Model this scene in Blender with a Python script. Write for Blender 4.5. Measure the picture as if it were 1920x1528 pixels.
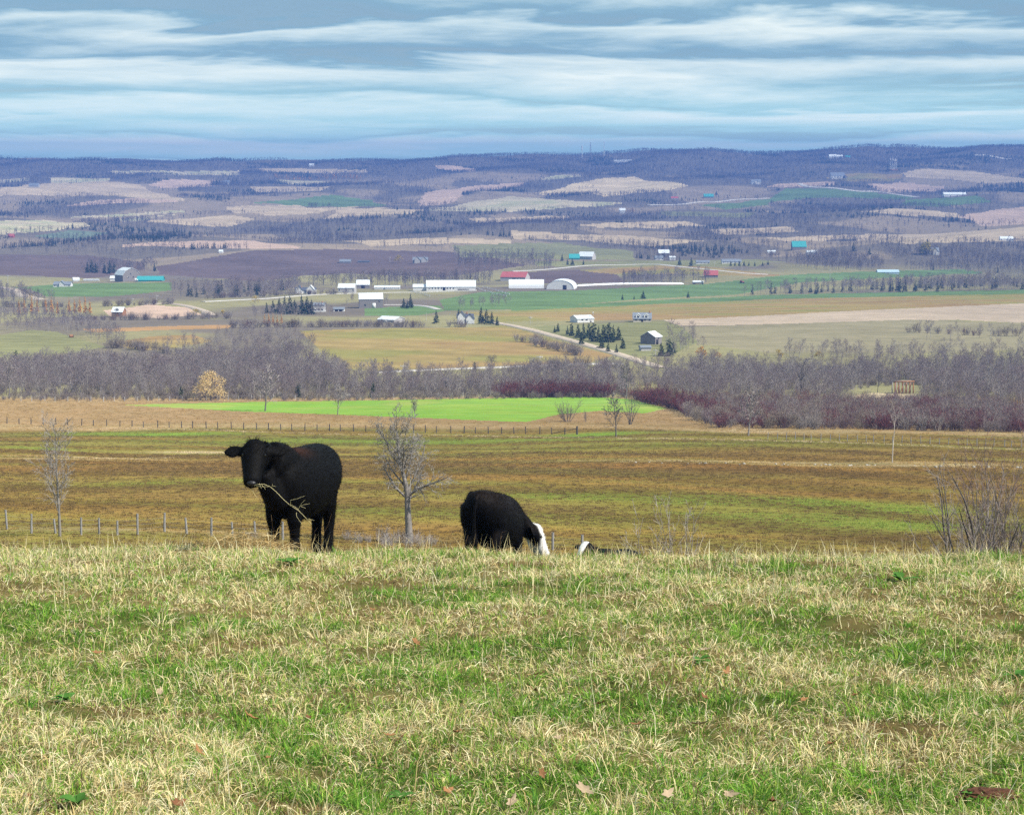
import bpy, bmesh, math, random
import numpy as np
from mathutils import Vector, Matrix, Euler

for o in list(bpy.data.objects):
    bpy.data.objects.remove(o)
SC = bpy.context.scene
COL = SC.collection
R = math.radians

# ------------------------------------------------------------------ camera
F = 3600.0                     # focal length in pixels of a 1920 x 1528 frame
PITCH = R(7.25)                # the camera looks down into the valley
cam = bpy.data.cameras.new('camera')
cam.sensor_width = 36.0
cam.lens = 36.0 * F / 1920.0
cam.clip_start = 0.1
cam.clip_end = 30000.0
camo = bpy.data.objects.new('camera', cam)
COL.objects.link(camo)
camo.location = (0, 0, 0)      # eye height; the ground under it is 1.7 m lower
camo.rotation_euler = (math.pi / 2 - PITCH, 0, 0)
SC.camera = camo
SC.render.resolution_x, SC.render.resolution_y = 1024, 814

# ------------------------------------------------------------------ sun and sky
SUN_AZ, SUN_EL = R(118.0), R(43.0)          # from the right, behind the camera
sdir = Vector((math.sin(SUN_AZ) * math.cos(SUN_EL), math.cos(SUN_AZ) * math.cos(SUN_EL), math.sin(SUN_EL)))
sun = bpy.data.lights.new('sun', 'SUN')
sun.energy = 5.0
sun.angle = R(1.2)
sun.color = (1.0, 0.95, 0.86)
suno = bpy.data.objects.new('sun', sun)
COL.objects.link(suno)
suno.rotation_euler = sdir.to_track_quat('Z', 'Y').to_euler()
suno.location = (0, 0, 300)

W = bpy.data.worlds.new('World')
SC.world = W
W.use_nodes = True

class NT:
    """small helper for node trees"""
    def __init__(self, tree, clear=True):
        self.t = tree
        if clear:
            tree.nodes.clear()
    def n(self, kind, **kw):
        nd = self.t.nodes.new(kind)
        for k, v in kw.items():
            setattr(nd, k, v)
        return nd
    def l(self, a, b):
        self.t.links.new(a, b)
    def put(self, sock, v):
        if isinstance(v, (int, float, tuple, list)):
            sock.default_value = v
        else:
            self.l(v, sock)
    def math(self, op, a, b=0.0, c=None, clamp=False):
        m = self.n('ShaderNodeMath', operation=op, use_clamp=clamp)
        self.put(m.inputs[0], a)
        self.put(m.inputs[1], b)
        if c is not None:
            self.put(m.inputs[2], c)
        return m.outputs[0]
    def ramp(self, fac, stops, interp='LINEAR'):
        r = self.n('ShaderNodeValToRGB')
        cr = r.color_ramp
        cr.interpolation = interp
        while len(cr.elements) < len(stops):
            cr.elements.new(0.5)
        for e, (p, c) in zip(cr.elements, stops):
            e.position = p
            e.color = (c[0], c[1], c[2], 1.0)
        self.l(fac, r.inputs[0])
        return r.outputs[0]
    def mix(self, fac, a, b, blend='MIX'):
        m = self.n('ShaderNodeMix', data_type='RGBA', blend_type=blend)
        self.put(m.inputs[0], fac)
        self.put(m.inputs[6], a if not isinstance(a, tuple) else (*a[:3], 1.0))
        self.put(m.inputs[7], b if not isinstance(b, tuple) else (*b[:3], 1.0))
        return m.outputs[2]
    def noise(self, vec, scale, detail=3.0, rough=0.5, dist=0.0):
        nz = self.n('ShaderNodeTexNoise')
        if vec is not None:
            self.l(vec, nz.inputs['Vector'])
        nz.inputs['Scale'].default_value = scale
        nz.inputs['Detail'].default_value = detail
        nz.inputs['Roughness'].default_value = rough
        nz.inputs['Distortion'].default_value = dist
        return nz.outputs[0]

def build_world():
    g = NT(W.node_tree)
    out = g.n('ShaderNodeOutputWorld')
    bg = g.n('ShaderNodeBackground')
    g.l(bg.outputs[0], out.inputs[0])
    sky = g.n('ShaderNodeTexSky', sky_type='NISHITA')
    sky.sun_disc = False
    sky.sun_elevation = SUN_EL
    sky.sun_rotation = SUN_AZ
    sky.altitude = 400.0
    sky.air_density = 1.0
    sky.dust_density = 1.0
    sky.ozone_density = 1.5
    tc = g.n('ShaderNodeTexCoord')
    sep = g.n('ShaderNodeSeparateXYZ')
    g.l(tc.outputs['Generated'], sep.inputs[0])
    x, y, z = sep.outputs
    az = g.math('ARCTAN2', x, y)
    hz = g.math('SQRT', g.math('ADD', g.math('MULTIPLY', x, x), g.math('ADD', g.math('MULTIPLY', y, y), 1e-6)))
    e = g.math('MAXIMUM', g.math('DIVIDE', z, hz), 0.0)          # tangent of the elevation
    v = g.math('LOGARITHM', g.math('ADD', e, CLOUD['e0']), math.e)
    def cloud(sx, sy, detail, rough, dist, ox, oy):
        c = g.n('ShaderNodeCombineXYZ')
        g.l(g.math('MULTIPLY_ADD', az, sx, ox), c.inputs[0])
        g.l(g.math('MULTIPLY_ADD', v, sy, oy), c.inputs[1])
        return g.noise(c.outputs[0], 1.0, detail, rough, dist)
    big = cloud(*CLOUD['big'])
    mid = cloud(*CLOUD['mid'])
    fine = cloud(*CLOUD['fine'])
    # cloud decks one behind the other: a crisp bright rim on top, fading downwards to a darker base
    edge = cloud(*CLOUD['edge'])
    w = g.math('ADD', g.math('MULTIPLY', v, CLOUD['layers']), g.math('ADD', g.math('MULTIPLY', edge, CLOUD['wander']), g.math('MULTIPLY_ADD', fine, 0.26, CLOUD['shift'])))
    saw = g.math('FRACT', w)
    saw = g.math('MULTIPLY', saw, g.math('MINIMUM', g.math('MULTIPLY', g.math('SUBTRACT', 1.0, saw), 4.5), 1.0))
    s = g.math('ADD', g.math('MULTIPLY', big, 0.38), g.math('ADD', g.math('MULTIPLY', mid, 0.26), g.math('ADD', g.math('MULTIPLY', fine, 0.08), g.math('MULTIPLY', saw, 0.28))))
    # stratocumulus deck: thin and bright towards the horizon, heavier grey-blue bases higher up
    mr = g.n('ShaderNodeMapRange')
    g.l(s, mr.inputs[0])
    mr.inputs[1].default_value, mr.inputs[2].default_value = CLOUD['lo'], CLOUD['hi']
    t = mr.outputs[0]
    low = g.ramp(t, CLOUD['low'])
    high = g.ramp(t, CLOUD['high'])
    mr2 = g.n('ShaderNodeMapRange', interpolation_type='SMOOTHSTEP')
    g.l(e, mr2.inputs[0])
    mr2.inputs[1].default_value, mr2.inputs[2].default_value = 0.004, 0.060
    deck = g.mix(mr2.outputs[0], low, high)
    # the open blue between the clouds
    blue = g.mix(1.0, sky.outputs[0], (0.10, 0.10, 0.10), 'MULTIPLY')
    gap = g.n('ShaderNodeMapRange', interpolation_type='SMOOTHSTEP')
    g.l(t, gap.inputs[0])
    gap.inputs[1].default_value, gap.inputs[2].default_value = 0.0, 0.30
    gap.inputs[3].default_value, gap.inputs[4].default_value = 0.35, 0.0
    col = g.mix(gap.outputs[0], deck, blue)
    g.l(col, bg.inputs[0])
    bg.inputs[1].default_value = 1.0

CLOUD = dict(
    e0=0.050,
    big=(2.4, 3.6, 2.0, 0.5, 0.3, 5.3, 14.1),
    mid=(8.0, 8.0, 6.0, 0.55, 0.9, 3.7, 9.2),
    fine=(30.0, 24.0, 6.0, 0.62, 0.8, 1.7, 2.2),
    edge=(4.4, 3.8, 5.0, 0.54, 0.5, 8.1, 3.3), layers=4.6, wander=2.3, shift=0.30,
    lo=0.33, hi=0.66,
    low=[(0.0, (0.42, 0.78, 0.76)), (0.35, (0.57, 0.87, 0.82)), (0.65, (0.74, 0.95, 0.87)), (1.0, (0.92, 1.02, 0.91))],
    high=[(0.0, (0.10, 0.22, 0.33)), (0.30, (0.22, 0.37, 0.46)), (0.60, (0.43, 0.56, 0.60)), (1.0, (0.70, 0.77, 0.73))],
)
build_world()

VS = SC.view_settings
SC.display_settings.display_device = 'sRGB'
VS.view_transform = 'Standard'
VS.look = 'None'
VS.exposure = 0.5
VS.gamma = 1.0
VS.use_curve_mapping = False
cy = SC.cycles
cy.max_bounces = 5
cy.diffuse_bounces = 2
cy.glossy_bounces = 1
cy.transmission_bounces = 3
cy.volume_bounces = 0
cy.transparent_max_bounces = 4
cy.use_denoising = False
cy.sample_clamp_indirect = 4.0
# ------------------------------------------------------------------ helpers
def lin(r, g, b, k=1.0):
    """0-255 sRGB to linear"""
    o = []
    for c in (r, g, b):
        c /= 255.0
        o.append((c / 12.92 if c <= 0.04045 else ((c + 0.055) / 1.055) ** 2.4) * k)
    return tuple(o)

def tag(o, label=None, cat=None, group=None, kind=None):
    if label: o['label'] = label
    if cat: o['category'] = cat
    if group: o['group'] = group
    if kind: o['kind'] = kind
    return o

def mesh_np(name, v, f, mat, col=None, smooth=False):
    """mesh from numpy arrays; f is (n,3) or (n,4); col is one colour per vertex"""
    v = np.ascontiguousarray(v, np.float32); f = np.ascontiguousarray(f, np.int32)
    k = f.shape[1]
    me = bpy.data.meshes.new(name)
    me.vertices.add(len(v)); me.vertices.foreach_set('co', v.ravel())
    me.loops.add(f.size); me.loops.foreach_set('vertex_index', f.ravel())
    me.polygons.add(len(f))
    me.polygons.foreach_set('loop_start', np.arange(0, f.size, k, dtype=np.int32))
    try:
        me.polygons.foreach_set('loop_total', np.full(len(f), k, np.int32))
    except Exception:
        pass
    if smooth:
        me.polygons.foreach_set('use_smooth', np.ones(len(f), bool))
    me.update(calc_edges=True)
    me.validate()
    if col is not None:
        c4 = np.ones((len(v), 4), np.float32); c4[:, :3] = col
        a = me.color_attributes.new('col', 'FLOAT_COLOR', 'POINT')
        a.data.foreach_set('color', c4.ravel())
    if mat is not None:
        me.materials.append(mat)
    return me

def link(name, me, parent=None, loc=None):
    o = bpy.data.objects.new(name, me)
    COL.objects.link(o)
    if parent is not None: o.parent = parent
    if loc is not None: o.location = loc
    return o

def empty(name, loc=(0, 0, 0), rz=0.0):
    o = bpy.data.objects.new(name, None)
    COL.objects.link(o)
    o.location = loc
    o.rotation_euler = (0, 0, rz)
    o.empty_display_size = 0.3
    return o

# ------------------------------------------------------------------ terrain shape
PROF = np.array([(-60, 3.0), (-20, -0.2), (0, -1.7), (5, -2.5), (9, -3.16), (14, -3.66), (18, -4.00), (20, -4.23), (21.5, -4.46),
    (22.5, -4.68), (24, -5.05), (30, -6.58), (45, -10.5), (80, -18.2), (110, -23.4), (125, -25.8), (142, -27.9),
    (250, -39.3), (425, -58.4), (470, -62.0), (560, -68.3), (750, -79.7), (1000, -86.3), (1250, -94.5), (1550, -102), (2050, -109),
    (2700, -106), (3500, -88.5), (4400, -50.6), (5000, -15), (5400, 15), (6000, 20), (7000, -30), (9000, -90)], float)

def _pchip(xk, yk):
    h = np.diff(xk); d = np.diff(yk) / h
    m = np.zeros(len(xk)); m[0], m[-1] = d[0], d[-1]
    for i in range(1, len(xk) - 1):
        m[i] = (d[i - 1] * h[i] + d[i] * h[i - 1]) / (h[i] + h[i - 1])
    def f(x):
        x = np.clip(x, xk[0], xk[-1])
        i = np.clip(np.searchsorted(xk, x, side='right') - 1, 0, len(xk) - 2)
        t = (x - xk[i]) / h[i]
        return ((1 + 2 * t) * (1 - t) ** 2 * yk[i] + t * (1 - t) ** 2 * h[i] * m[i]
                + t * t * (3 - 2 * t) * yk[i + 1] + t * t * (t - 1) * h[i] * m[i + 1])
    return f
prof = _pchip(PROF[:, 0], PROF[:, 1])

RIDGE = np.array([(-900, 292), (-300, 296), (0, 300), (100, 298), (250, 298), (420, 300), (455, 304), (560, 303), (640, 300), (760, 298), (850, 292), (960, 291),
    (1080, 291), (1170, 288), (1200, 282), (1260, 278), (1330, 280), (1400, 286), (1440, 285), (1500, 281), (1560, 277), (1620, 275),
    (1655, 280), (1668, 279), (1740, 277), (1830, 273), (1920, 272), (2300, 268), (2900, 272)], float)

def sstep(a, b, x):
    t = np.clip((x - a) / (b - a), 0, 1)
    return t * t * (3 - 2 * t)

def zt(x, y):
    """height of the land"""
    x = np.asarray(x, float); y = np.asarray(y, float)
    z = prof(y)
    near = 1 - sstep(30, 90, y)
    z = z - near * 0.0125 * x
    z = z + near * (0.05 * np.sin(x * 0.9 + 0.6) * np.sin(y * 0.55) + 0.03 * np.sin(x * 2.1 + y * 1.3) + 0.015 * np.sin(x * 4.3 - y * 3.1 + 1))
    mead = sstep(60, 150, y) * (1 - sstep(420, 600, y))
    z = z + mead * (0.5 * np.sin(x * 0.021 + y * 0.013 + 1.2) + 0.35 * np.sin(x * 0.05 - y * 0.02) + 0.12 * np.sin(x * 0.16 + y * 0.09))
    val = sstep(700, 2600, y)
    z = z + val * (7.5 * np.sin(x * 0.0072 + 0.8 + 0.6 * np.sin(y * 0.003)) * np.sin(y * 0.0068 + 0.5)
                   + 3.6 * np.sin(x * 0.017 - y * 0.009 + 2.0) + 1.2 * np.sin(x * 0.031 + y * 0.022))
    px = 960 + x / np.maximum(y, 50.0) * F
    rz = (306.0 - np.interp(px, RIDGE[:, 0], RIDGE[:, 1])) / F * 5450.0 - 11.5
    z = z + sstep(3700, 5400, y) * (rz - 15.0)
    return z

CP, SP = math.cos(PITCH), math.sin(PITCH)
_D = np.concatenate([np.arange(1.0, 30, 0.05), np.geomspace(30, 8000, 4200)])
def ray(px, py):
    u, v = (px - 960.0) / F, -(py - 764.0) / F
    return np.array([u, CP + v * SP, -SP + v * CP])   # camera looks along +y, pitched down
def G(px, py):
    """the point of the land that shows at that spot of the view"""
    d = ray(px, py)
    t = _D / d[1]
    below = t * d[2] < zt(t * d[0], _D)
    i = int(np.argmax(below)) if below.any() else len(_D) - 1
    if i > 0:
        lo, hi = _D[i - 1], _D[i]
        for _ in range(18):
            m = 0.5 * (lo + hi)
            if m / d[1] * d[2] < zt(m / d[1] * d[0], m): hi = m
            else: lo = m
        y = hi
    else:
        y = _D[i]
    x = y / d[1] * d[0]
    return Vector((float(x), float(y), float(zt(x, y))))
def poly_world(pts):
    out = []
    n = len(pts)
    for i in range(n):                      # a few points per edge so that edges follow the rolling land
        a, b = pts[i], pts[(i + 1) % n]
        k = max(1, int(math.hypot(b[0] - a[0], b[1] - a[1]) / 40))
        for j in range(k):
            p = G(a[0] + (b[0] - a[0]) * j / k, a[1] + (b[1] - a[1]) * j / k)
            out.append((p.x, p.y))
    return np.array(out)
def inside(poly, x, y):
    x0, y0 = poly.min(0); x1, y1 = poly.max(0)
    res = np.zeros(x.shape, bool)
    cand = np.nonzero((x >= x0) & (x <= x1) & (y >= y0) & (y <= y1))[0]
    if len(cand) == 0: return res
    xs, ys = x[cand], y[cand]
    r = np.zeros(len(cand), bool)
    n = len(poly)
    for i in range(n):
        ax, ay = poly[i]; bx, by = poly[(i + 1) % n]
        if ay == by: continue
        c = ((ay > ys) != (by > ys)) & (xs < (bx - ax) * (ys - ay) / (by - ay) + ax)
        r ^= c
    res[cand] = r
    return res

# ------------------------------------------------------------------ value noise for numpy
def vnoise(x, y, seed=0):
    xi = np.floor(x).astype(np.int64); yi = np.floor(y).astype(np.int64)
    xf = x - xi; yf = y - yi
    def h(a, b):
        n = (a * 374761393 + b * 668265263 + seed * 1274126177) & 0xffffffff
        n = ((n ^ (n >> 13)) * 1274126177) & 0xffffffff
        return ((n ^ (n >> 16)) & 0xffff) / 65535.0
    u = xf * xf * (3 - 2 * xf); w = yf * yf * (3 - 2 * yf)
    return (h(xi, yi) * (1 - u) + h(xi + 1, yi) * u) * (1 - w) + (h(xi, yi + 1) * (1 - u) + h(xi + 1, yi + 1) * u) * w
def fbm(x, y, seed=0, oct=4):
    s = 0; a = 0.5; t = 0
    for k in range(oct):
        s = s + a * vnoise(x * 2 ** k, y * 2 ** k, seed + k); t += a; a *= 0.5
    return s / t
# ------------------------------------------------------------------ fields of the valley: (label, colour, outline)
PAL = dict(tan=(0.45, 0.35, 0.23), pale=(0.47, 0.40, 0.26), pink=(0.46, 0.33, 0.245), green=(0.125, 0.19, 0.07), dull=(0.21, 0.205, 0.095),
           plough=(0.13, 0.095, 0.085), olive=(0.29, 0.215, 0.085), straw=(0.56, 0.44, 0.27), teal=(0.15, 0.19, 0.13), rust=(0.33, 0.20, 0.09))
FIELDS = [
 ('pale stubble strip under the dark ridge wood', 'pale', [(-90,338),(0,337),(55,334),(55,340),(0,343),(-90,344)]),
 ('pale stubble strip with a row of trees along it under the ridge', 'pale', [(96,333),(207,335),(207,341),(96,343)]),
 ('long rolling tan field with a dark clump of trees in it', 'tan', [(-90,372),(-90,362),(0,358),(50,347),(100,343),(215,341),(275,350),(310,365),(350,376),(300,378),(215,368),(130,366),(60,366),(0,368)]),
 ('narrow pinkish field below the rolling tan field', 'pink', [(118,386),(180,376),(260,372),(345,377),(300,380),(210,382)]),
 ('pale level field just below the ridge wood', 'pale', [(208,321),(450,321),(450,328),(330,329),(215,326)]),
 ('small pink field beside a conifer plantation', 'pink', [(280,346),(310,338),(345,336),(400,338),(390,347),(420,349),(345,352),(290,350)]),
 ('thin pale strip between two hedgerows on the slope', 'pale', [(125,407),(215,401),(345,395),(348,399),(230,405),(130,409)]),
 ('second thin pale strip under the hedgerow', 'pale', [(200,412),(300,405),(345,402),(290,408),(230,415)]),
 ('tan field running up between bare woods', 'tan', [(270,416),(330,410),(440,404),(480,412),(430,426),(350,423)]),
 ('pale yellow field with thin young trees', 'pale', [(-90,440),(-90,416),(0,414),(80,412),(165,424),(130,428),(90,432),(0,440)]),
 ('blue green wedge of pasture below the yellow field', 'teal', [(50,444),(130,430),(205,436),(145,447)]),
 ('tan field tucked between woods in the middle of the slope', 'tan', [(640,390),(800,394),(770,402),(640,405)]),
 ('tan hollow below the square wood', 'tan', [(1330,431),(1480,425),(1500,435),(1360,441)]),
 ('pinkish strip above the winding road', 'pink', [(1440,351),(1490,343),(1560,341),(1570,348),(1480,352)]),
 ('dim tan field below the orange larches', 'tan', [(470,351),(620,350),(600,358),(480,361)]),
 ('long tan field behind the dark far house', 'tan', [(880,410),(1080,404),(1060,412),(900,418)]),
 ('dull green field below the climbing road', 'dull', [(1240,396),(1420,399),(1400,408),(1260,405)]),
 ('long flat pink field above the ploughed land', 'pink', [(205,462),(280,455),(370,452),(480,452),(567,463),(560,466),(480,467),(370,465),(270,462)]),
 ('wide dark ploughed field on the valley side', 'plough', [(-90,515),(-90,478),(0,478),(160,478),(270,492),(270,505),(160,522),(0,515)]),
 ('very wide dark ploughed field behind the farms', 'plough', [(290,500),(480,470),(600,467),(840,472),(990,497),(830,520),(640,512),(480,528),(300,515)]),
 ('pale field just under the ridge with an orange larch row below', 'tan', [(480,315),(620,318),(687,319),(687,325),(600,325),(500,324)]),
 ('small pale field below the orange larch row', 'pale', [(520,337),(600,340),(615,344),(540,346)]),
 ('green winter crop field between woods on the far slope', 'green', [(480,381),(560,373),(625,366),(700,376),(720,386),(640,389),(560,386)]),
 ('tan field below the green winter crop', 'tan', [(430,388),(560,385),(590,390),(680,388),(600,400),(500,405),(440,400)]),
 ('thin tan field curving up to a lone conifer', 'tan', [(605,411),(680,396),(720,390),(742,390),(690,399),(650,407)]),
 ('pinkish tan field with dark bushes on the far slope', 'pink', [(800,362),(870,352),(960,343),(990,343),(960,353),(870,362),(853,380),(780,386)]),
 ('pale green and yellow field below the pinkish field', 'pale', [(800,391),(870,382),(960,368),(1080,378),(1170,381),(1100,388),(960,397),(830,396)]),
 ('small pinkish clearing near the ridge', 'pink', [(810,312),(840,310),(900,318),(890,322),(820,316)]),
 ('tan field behind a line of bare trees', 'tan', [(650,452),(780,447),(870,446),(960,450),(960,458),(840,456),(700,462)]),
 ('pale green pasture sloping down to the grey barn', 'dull', [(845,460),(960,456),(1060,455),(1190,472),(1195,488),(1000,486),(900,483),(850,468)]),
 ('big domed tan field high on the far slope', 'straw', [(1000,362),(1060,348),(1130,335),(1185,332),(1240,341),(1285,348),(1260,358),(1180,363),(1130,370),(1080,364),(1020,367)]),
 ('pale strip beside the wood above the domed field', 'pale', [(1015,335),(1085,328),(1095,331),(1020,338)]),
 ('green strip below the country road', 'green', [(1310,385),(1440,374),(1440,385),(1360,393)]),
 ('green field beside the pale winding road', 'green', [(1440,374),(1470,354),(1540,354),(1620,361),(1720,369),(1700,374),(1600,371),(1520,372),(1440,380)]),
 ('pink ploughed field inside the bend of the road', 'pink', [(1625,345),(1690,341),(1780,351),(1740,360),(1660,361)]),
 ('tan field below the white tower', 'tan', [(1690,325),(1740,317),(1830,322),(1920,335),(1990,340),(1990,348),(1920,344),(1840,343),(1780,335),(1700,332)]),
 ('dim tan field above the road bend', 'olive', [(1580,325),(1690,327),(1690,338),(1600,342),(1540,335)]),
 ('green lawn below the long white shed', 'green', [(1700,374),(1830,368),(1860,378),(1750,388),(1690,385)]),
 ('tan strip between two woods below the green lawn', 'tan', [(1610,397),(1700,392),(1740,395),(1800,402),(1810,410),(1700,405)]),
 ('pinkish field beside a square wood on the slope', 'pink', [(1800,407),(1860,395),(1920,388),(1990,386),(1990,420),(1920,421),(1860,425),(1820,412)]),
 ('wide tan field behind the yellow willow house', 'tan', [(1440,446),(1600,440),(1740,440),(1920,426),(1990,424),(1990,450),(1920,452),(1700,458),(1600,449),(1470,452)]),
 ('tan field rising behind a dark hedge', 'tan', [(1080,421),(1230,416),(1290,415),(1325,424),(1250,429),(1130,427)]),
 ('long tan field above the grey barn', 'tan', [(960,432),(1100,440),(1180,442),(1320,452),(1230,463),(1100,450),(960,448)]),
 ('green yard grass around the far barns', 'dull', [(1000,490),(1230,489),(1420,486),(1475,492),(1420,499),(1200,501),(1010,499)]),
 ('brown stubble field in front of the far barns', 'olive', [(1080,507),(1250,497),(1330,501),(1420,511),(1480,518),(1420,518),(1300,514),(1100,514)]),
 ('dark ploughed field behind the white hoop barns', 'plough', [(960,512),(1085,505),(1160,514),(1180,530),(1000,531)]),
 ('green pasture in front of the white barns', 'green', [(820,562),(900,548),(1070,545),(1300,534),(1480,515),(1600,511),(1800,505),(1850,511),(1700,520),(1500,530),(1380,552),(1200,562),(960,580),(830,583)]),
 ('strong green strip along the edge of the olive field', 'green', [(960,577),(1200,565),(1440,553),(1700,548),(1990,542),(1990,550),(1920,552),(1440,561),(960,584)]),
 ('wide olive field crossing the valley floor', 'olive', [(880,586),(960,583),(1440,561),(1920,551),(1990,549),(1990,566),(1920,569),(1700,580),(1440,591),(1270,599),(940,603)]),
 ('pink stubble field striped with furrows', 'stubble', [(1250,600),(1440,591),(1560,585),(1920,569),(1990,566),(1990,606),(1920,606),(1800,600),(1440,608),(1280,611)]),
 ('grey green mown field before the wood', 'mown', [(1280,612),(1440,608),(1710,600),(1920,607),(1990,608),(1990,655),(1920,655),(1700,664),(1440,660),(1310,645)]),
 ('green pasture below the grey gambrel barn', 'green', [(15,540),(120,532),(320,530),(320,545),(200,556),(80,556)]),
 ('ploughed field with curving furrows beside the road', 'pink', [(190,582),(280,571),(350,577),(378,590),(300,597),(200,592)]),
 ('small green and tan striped field beside the wood', 'dull', [(-60,640),(0,628),(50,619),(100,622),(195,650),(150,658),(0,674),(-60,676)]),
 ('thin rust coloured strip of weeds', 'rust', [(150,617),(300,612),(440,609),(430,616),(300,619),(170,623)]),
 ('rough yellow grass clearing in the wood', 'olive', [(210,642),(280,631),(360,628),(400,640),(300,657),(240,655)]),
 ('rough green yard around the pond farm', 'dull', [(1000,612),(1130,606),(1250,602),(1285,612),(1310,642),(1260,668),(1180,668),(1080,641)]),
 ('wide golden brown field beside the gravel road', 'olive', [(565,620),(690,616),(890,614),(945,610),(1155,666),(1100,683),(1040,687),(960,688),(730,698),(650,690),(610,660)]),
 ('green farmyard grass by the old grey barn', 'green', [(690,577),(820,573),(830,583),(780,592),(690,592)]),
 ('tan mud bank of the stream beyond the wood', 'straw', [(1600,742),(1640,737),(1720,740),(1725,748),(1660,752),(1605,750)]),
 ('bright green hay field in front of the wood', 'lime', [(225,759),(470,754),(780,749),(1000,745),(1110,743),(1190,749),(1258,766),(1210,775),(1130,770),(1050,777),(985,791),(850,786),(640,777),(470,772),(330,765)]),
]
PAL['mown'] = (0.26, 0.225, 0.135); PAL['stubble'] = (0.42, 0.33, 0.24)
PAL['lime'] = (0.19, 0.30, 0.062)
EXTRA_FLOOR = (0.155, 0.13, 0.10)      # leaf litter under the bare woods

def spec_grid():
    t = np.concatenate([np.linspace(-0.62, -0.29, 40)[:-1], np.linspace(-0.29, 0.29, 700), np.linspace(0.29, 0.62, 40)[1:]])
    y = [-14.0]
    # row spacing follows what the eye can resolve at that distance
    while y[-1] < 7000:
        d = y[-1]
        if d < 4: s = 1.0
        elif d < 26: s = 0.18
        elif d < 120: s = 1.2 + (d - 26) * 0.02
        elif d < 600: s = 1.3 + (d - 120) * 0.0035
        elif d < 5500: s = 3.4 + (d - 600) * 0.0052
        else: s = 120.0
        y.append(d + s)
    return t, np.array(y)

def blob(x, y, px, py, rx, ry, tilt=0.0):
    """soft patch of vegetation centred on that spot of land; rx along, ry across, in metres"""
    p = G(px, py)
    c, s = math.cos(tilt), math.sin(tilt)
    dx, dy = x - p.x, y - p.y
    u = (dx * c + dy * s) / rx; w = (-dx * s + dy * c) / ry
    return np.exp(-(u * u + w * w))

def mixc(c, new, a):
    a = a[:, None]
    return c * (1 - a) + np.array(new) * a

def pasture_green(x, y):
    """0 dry straw .. 1 lush green"""
    a = fbm(x * 0.55 + 3, y * 0.9 + 1, 5, 4); b = fbm(x * 1.7, y * 2.3, 9, 3)
    g = sstep(0.44, 0.66, a * 0.6 + b * 0.4 + 0.02 * sstep(19, 12, y) - 0.03 * sstep(17, 21, y))
    for (px, py, rx, ry, s) in LUSH:
        g = np.maximum(g, s * blob(x, y, px, py, rx, ry))
    return g
LUSH = [(100,1140,0.75,0.42,.9),(290,1310,0.55,0.30,1.0),(20,1220,0.3,0.3,.8),(740,1110,0.6,0.35,1.0),(470,1085,0.45,0.3,.85),(420,1180,0.55,0.22,.85),(800,1290,0.5,0.25,.8),(1100,1165,0.45,0.3,.7),
        (1230,1170,0.4,0.28,.85),(1480,1150,0.45,0.25,.9),(1740,1185,0.5,0.25,1.0),(1600,1195,0.5,0.2,.8),(1640,1335,0.4,0.2,.9),(1290,1390,0.4,0.3,.8),(1690,1090,0.3,0.2,.9),(1900,1270,0.3,0.2,.8),
        (560,1400,0.3,0.2,.6),(880,1400,0.4,0.2,.7),(1830,1480,0.35,0.15,.7),(960,1395,0.3,0.15,.7),(640,1220,0.5,0.2,.5)]

def meadow_col(x, y):
    n1 = fbm(x / 30.0 + y / 60, y / 14.0 + x / 90, 21, 4); n2 = fbm(x / 9.0, y / 3.2, 33, 3); n3 = fbm(x / 2.5, y / 1.2, 44, 2)
    c = np.tile(np.array([0.205, 0.138, 0.036]), (len(x), 1))
    c = mixc(c, (0.175, 0.168, 0.042), sstep(0.44, 0.66, n1) * .8)
    c = mixc(c, (0.205, 0.130, 0.045), sstep(0.50, 0.30, n1) * 0.7)
    c = mixc(c, (0.27, 0.19, 0.055), sstep(0.55, 0.72, n2) * 0.5)
    # rust and tawny bands, green swales
    for (px, py, rx, ry, col, s, tl) in MEADOW:
        c = mixc(c, col, np.clip(s * blob(x, y, px, py, rx, ry, tl) * (0.65 + 0.7 * n2), 0, 1))
    # contour stripes left by mowing along the slope
    st = np.sin((y + .016 * np.maximum(0, x - 6) ** 2 * (y / 240.0) ** -1.5 + .05 * x + 6 * n1) * 6.283 / 30.0)
    c = c * (1 + .15 * st * sstep(120, 160, y) * (1 - sstep(380, 430, y)))[:, None]
    # the rust coloured field behind the wire fence and the pale grass along it
    shift = 44 * sstep(22, 52, x)                                # the rust field comes nearer on the right
    far = sstep(430, 447, y + shift + 10 * (n1 - 0.5) + x * 0.04)
    c = mixc(c, (0.32, 0.215, 0.110), far * 0.92)
    edge = np.exp(-((y + shift + x * 0.04 - 428) / 11.0) ** 2)
    c = mixc(c, (0.40, 0.29, 0.16), edge * 0.75)
    return c * (0.72 + 0.28 * n3)[:, None]
_gr, _gr2, _br, _rs, _pl = (0.150, 0.190, 0.034), (0.165, 0.265, 0.038), (0.120, 0.066, 0.028), (0.26, 0.135, 0.042), (0.46, 0.36, 0.22)
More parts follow.
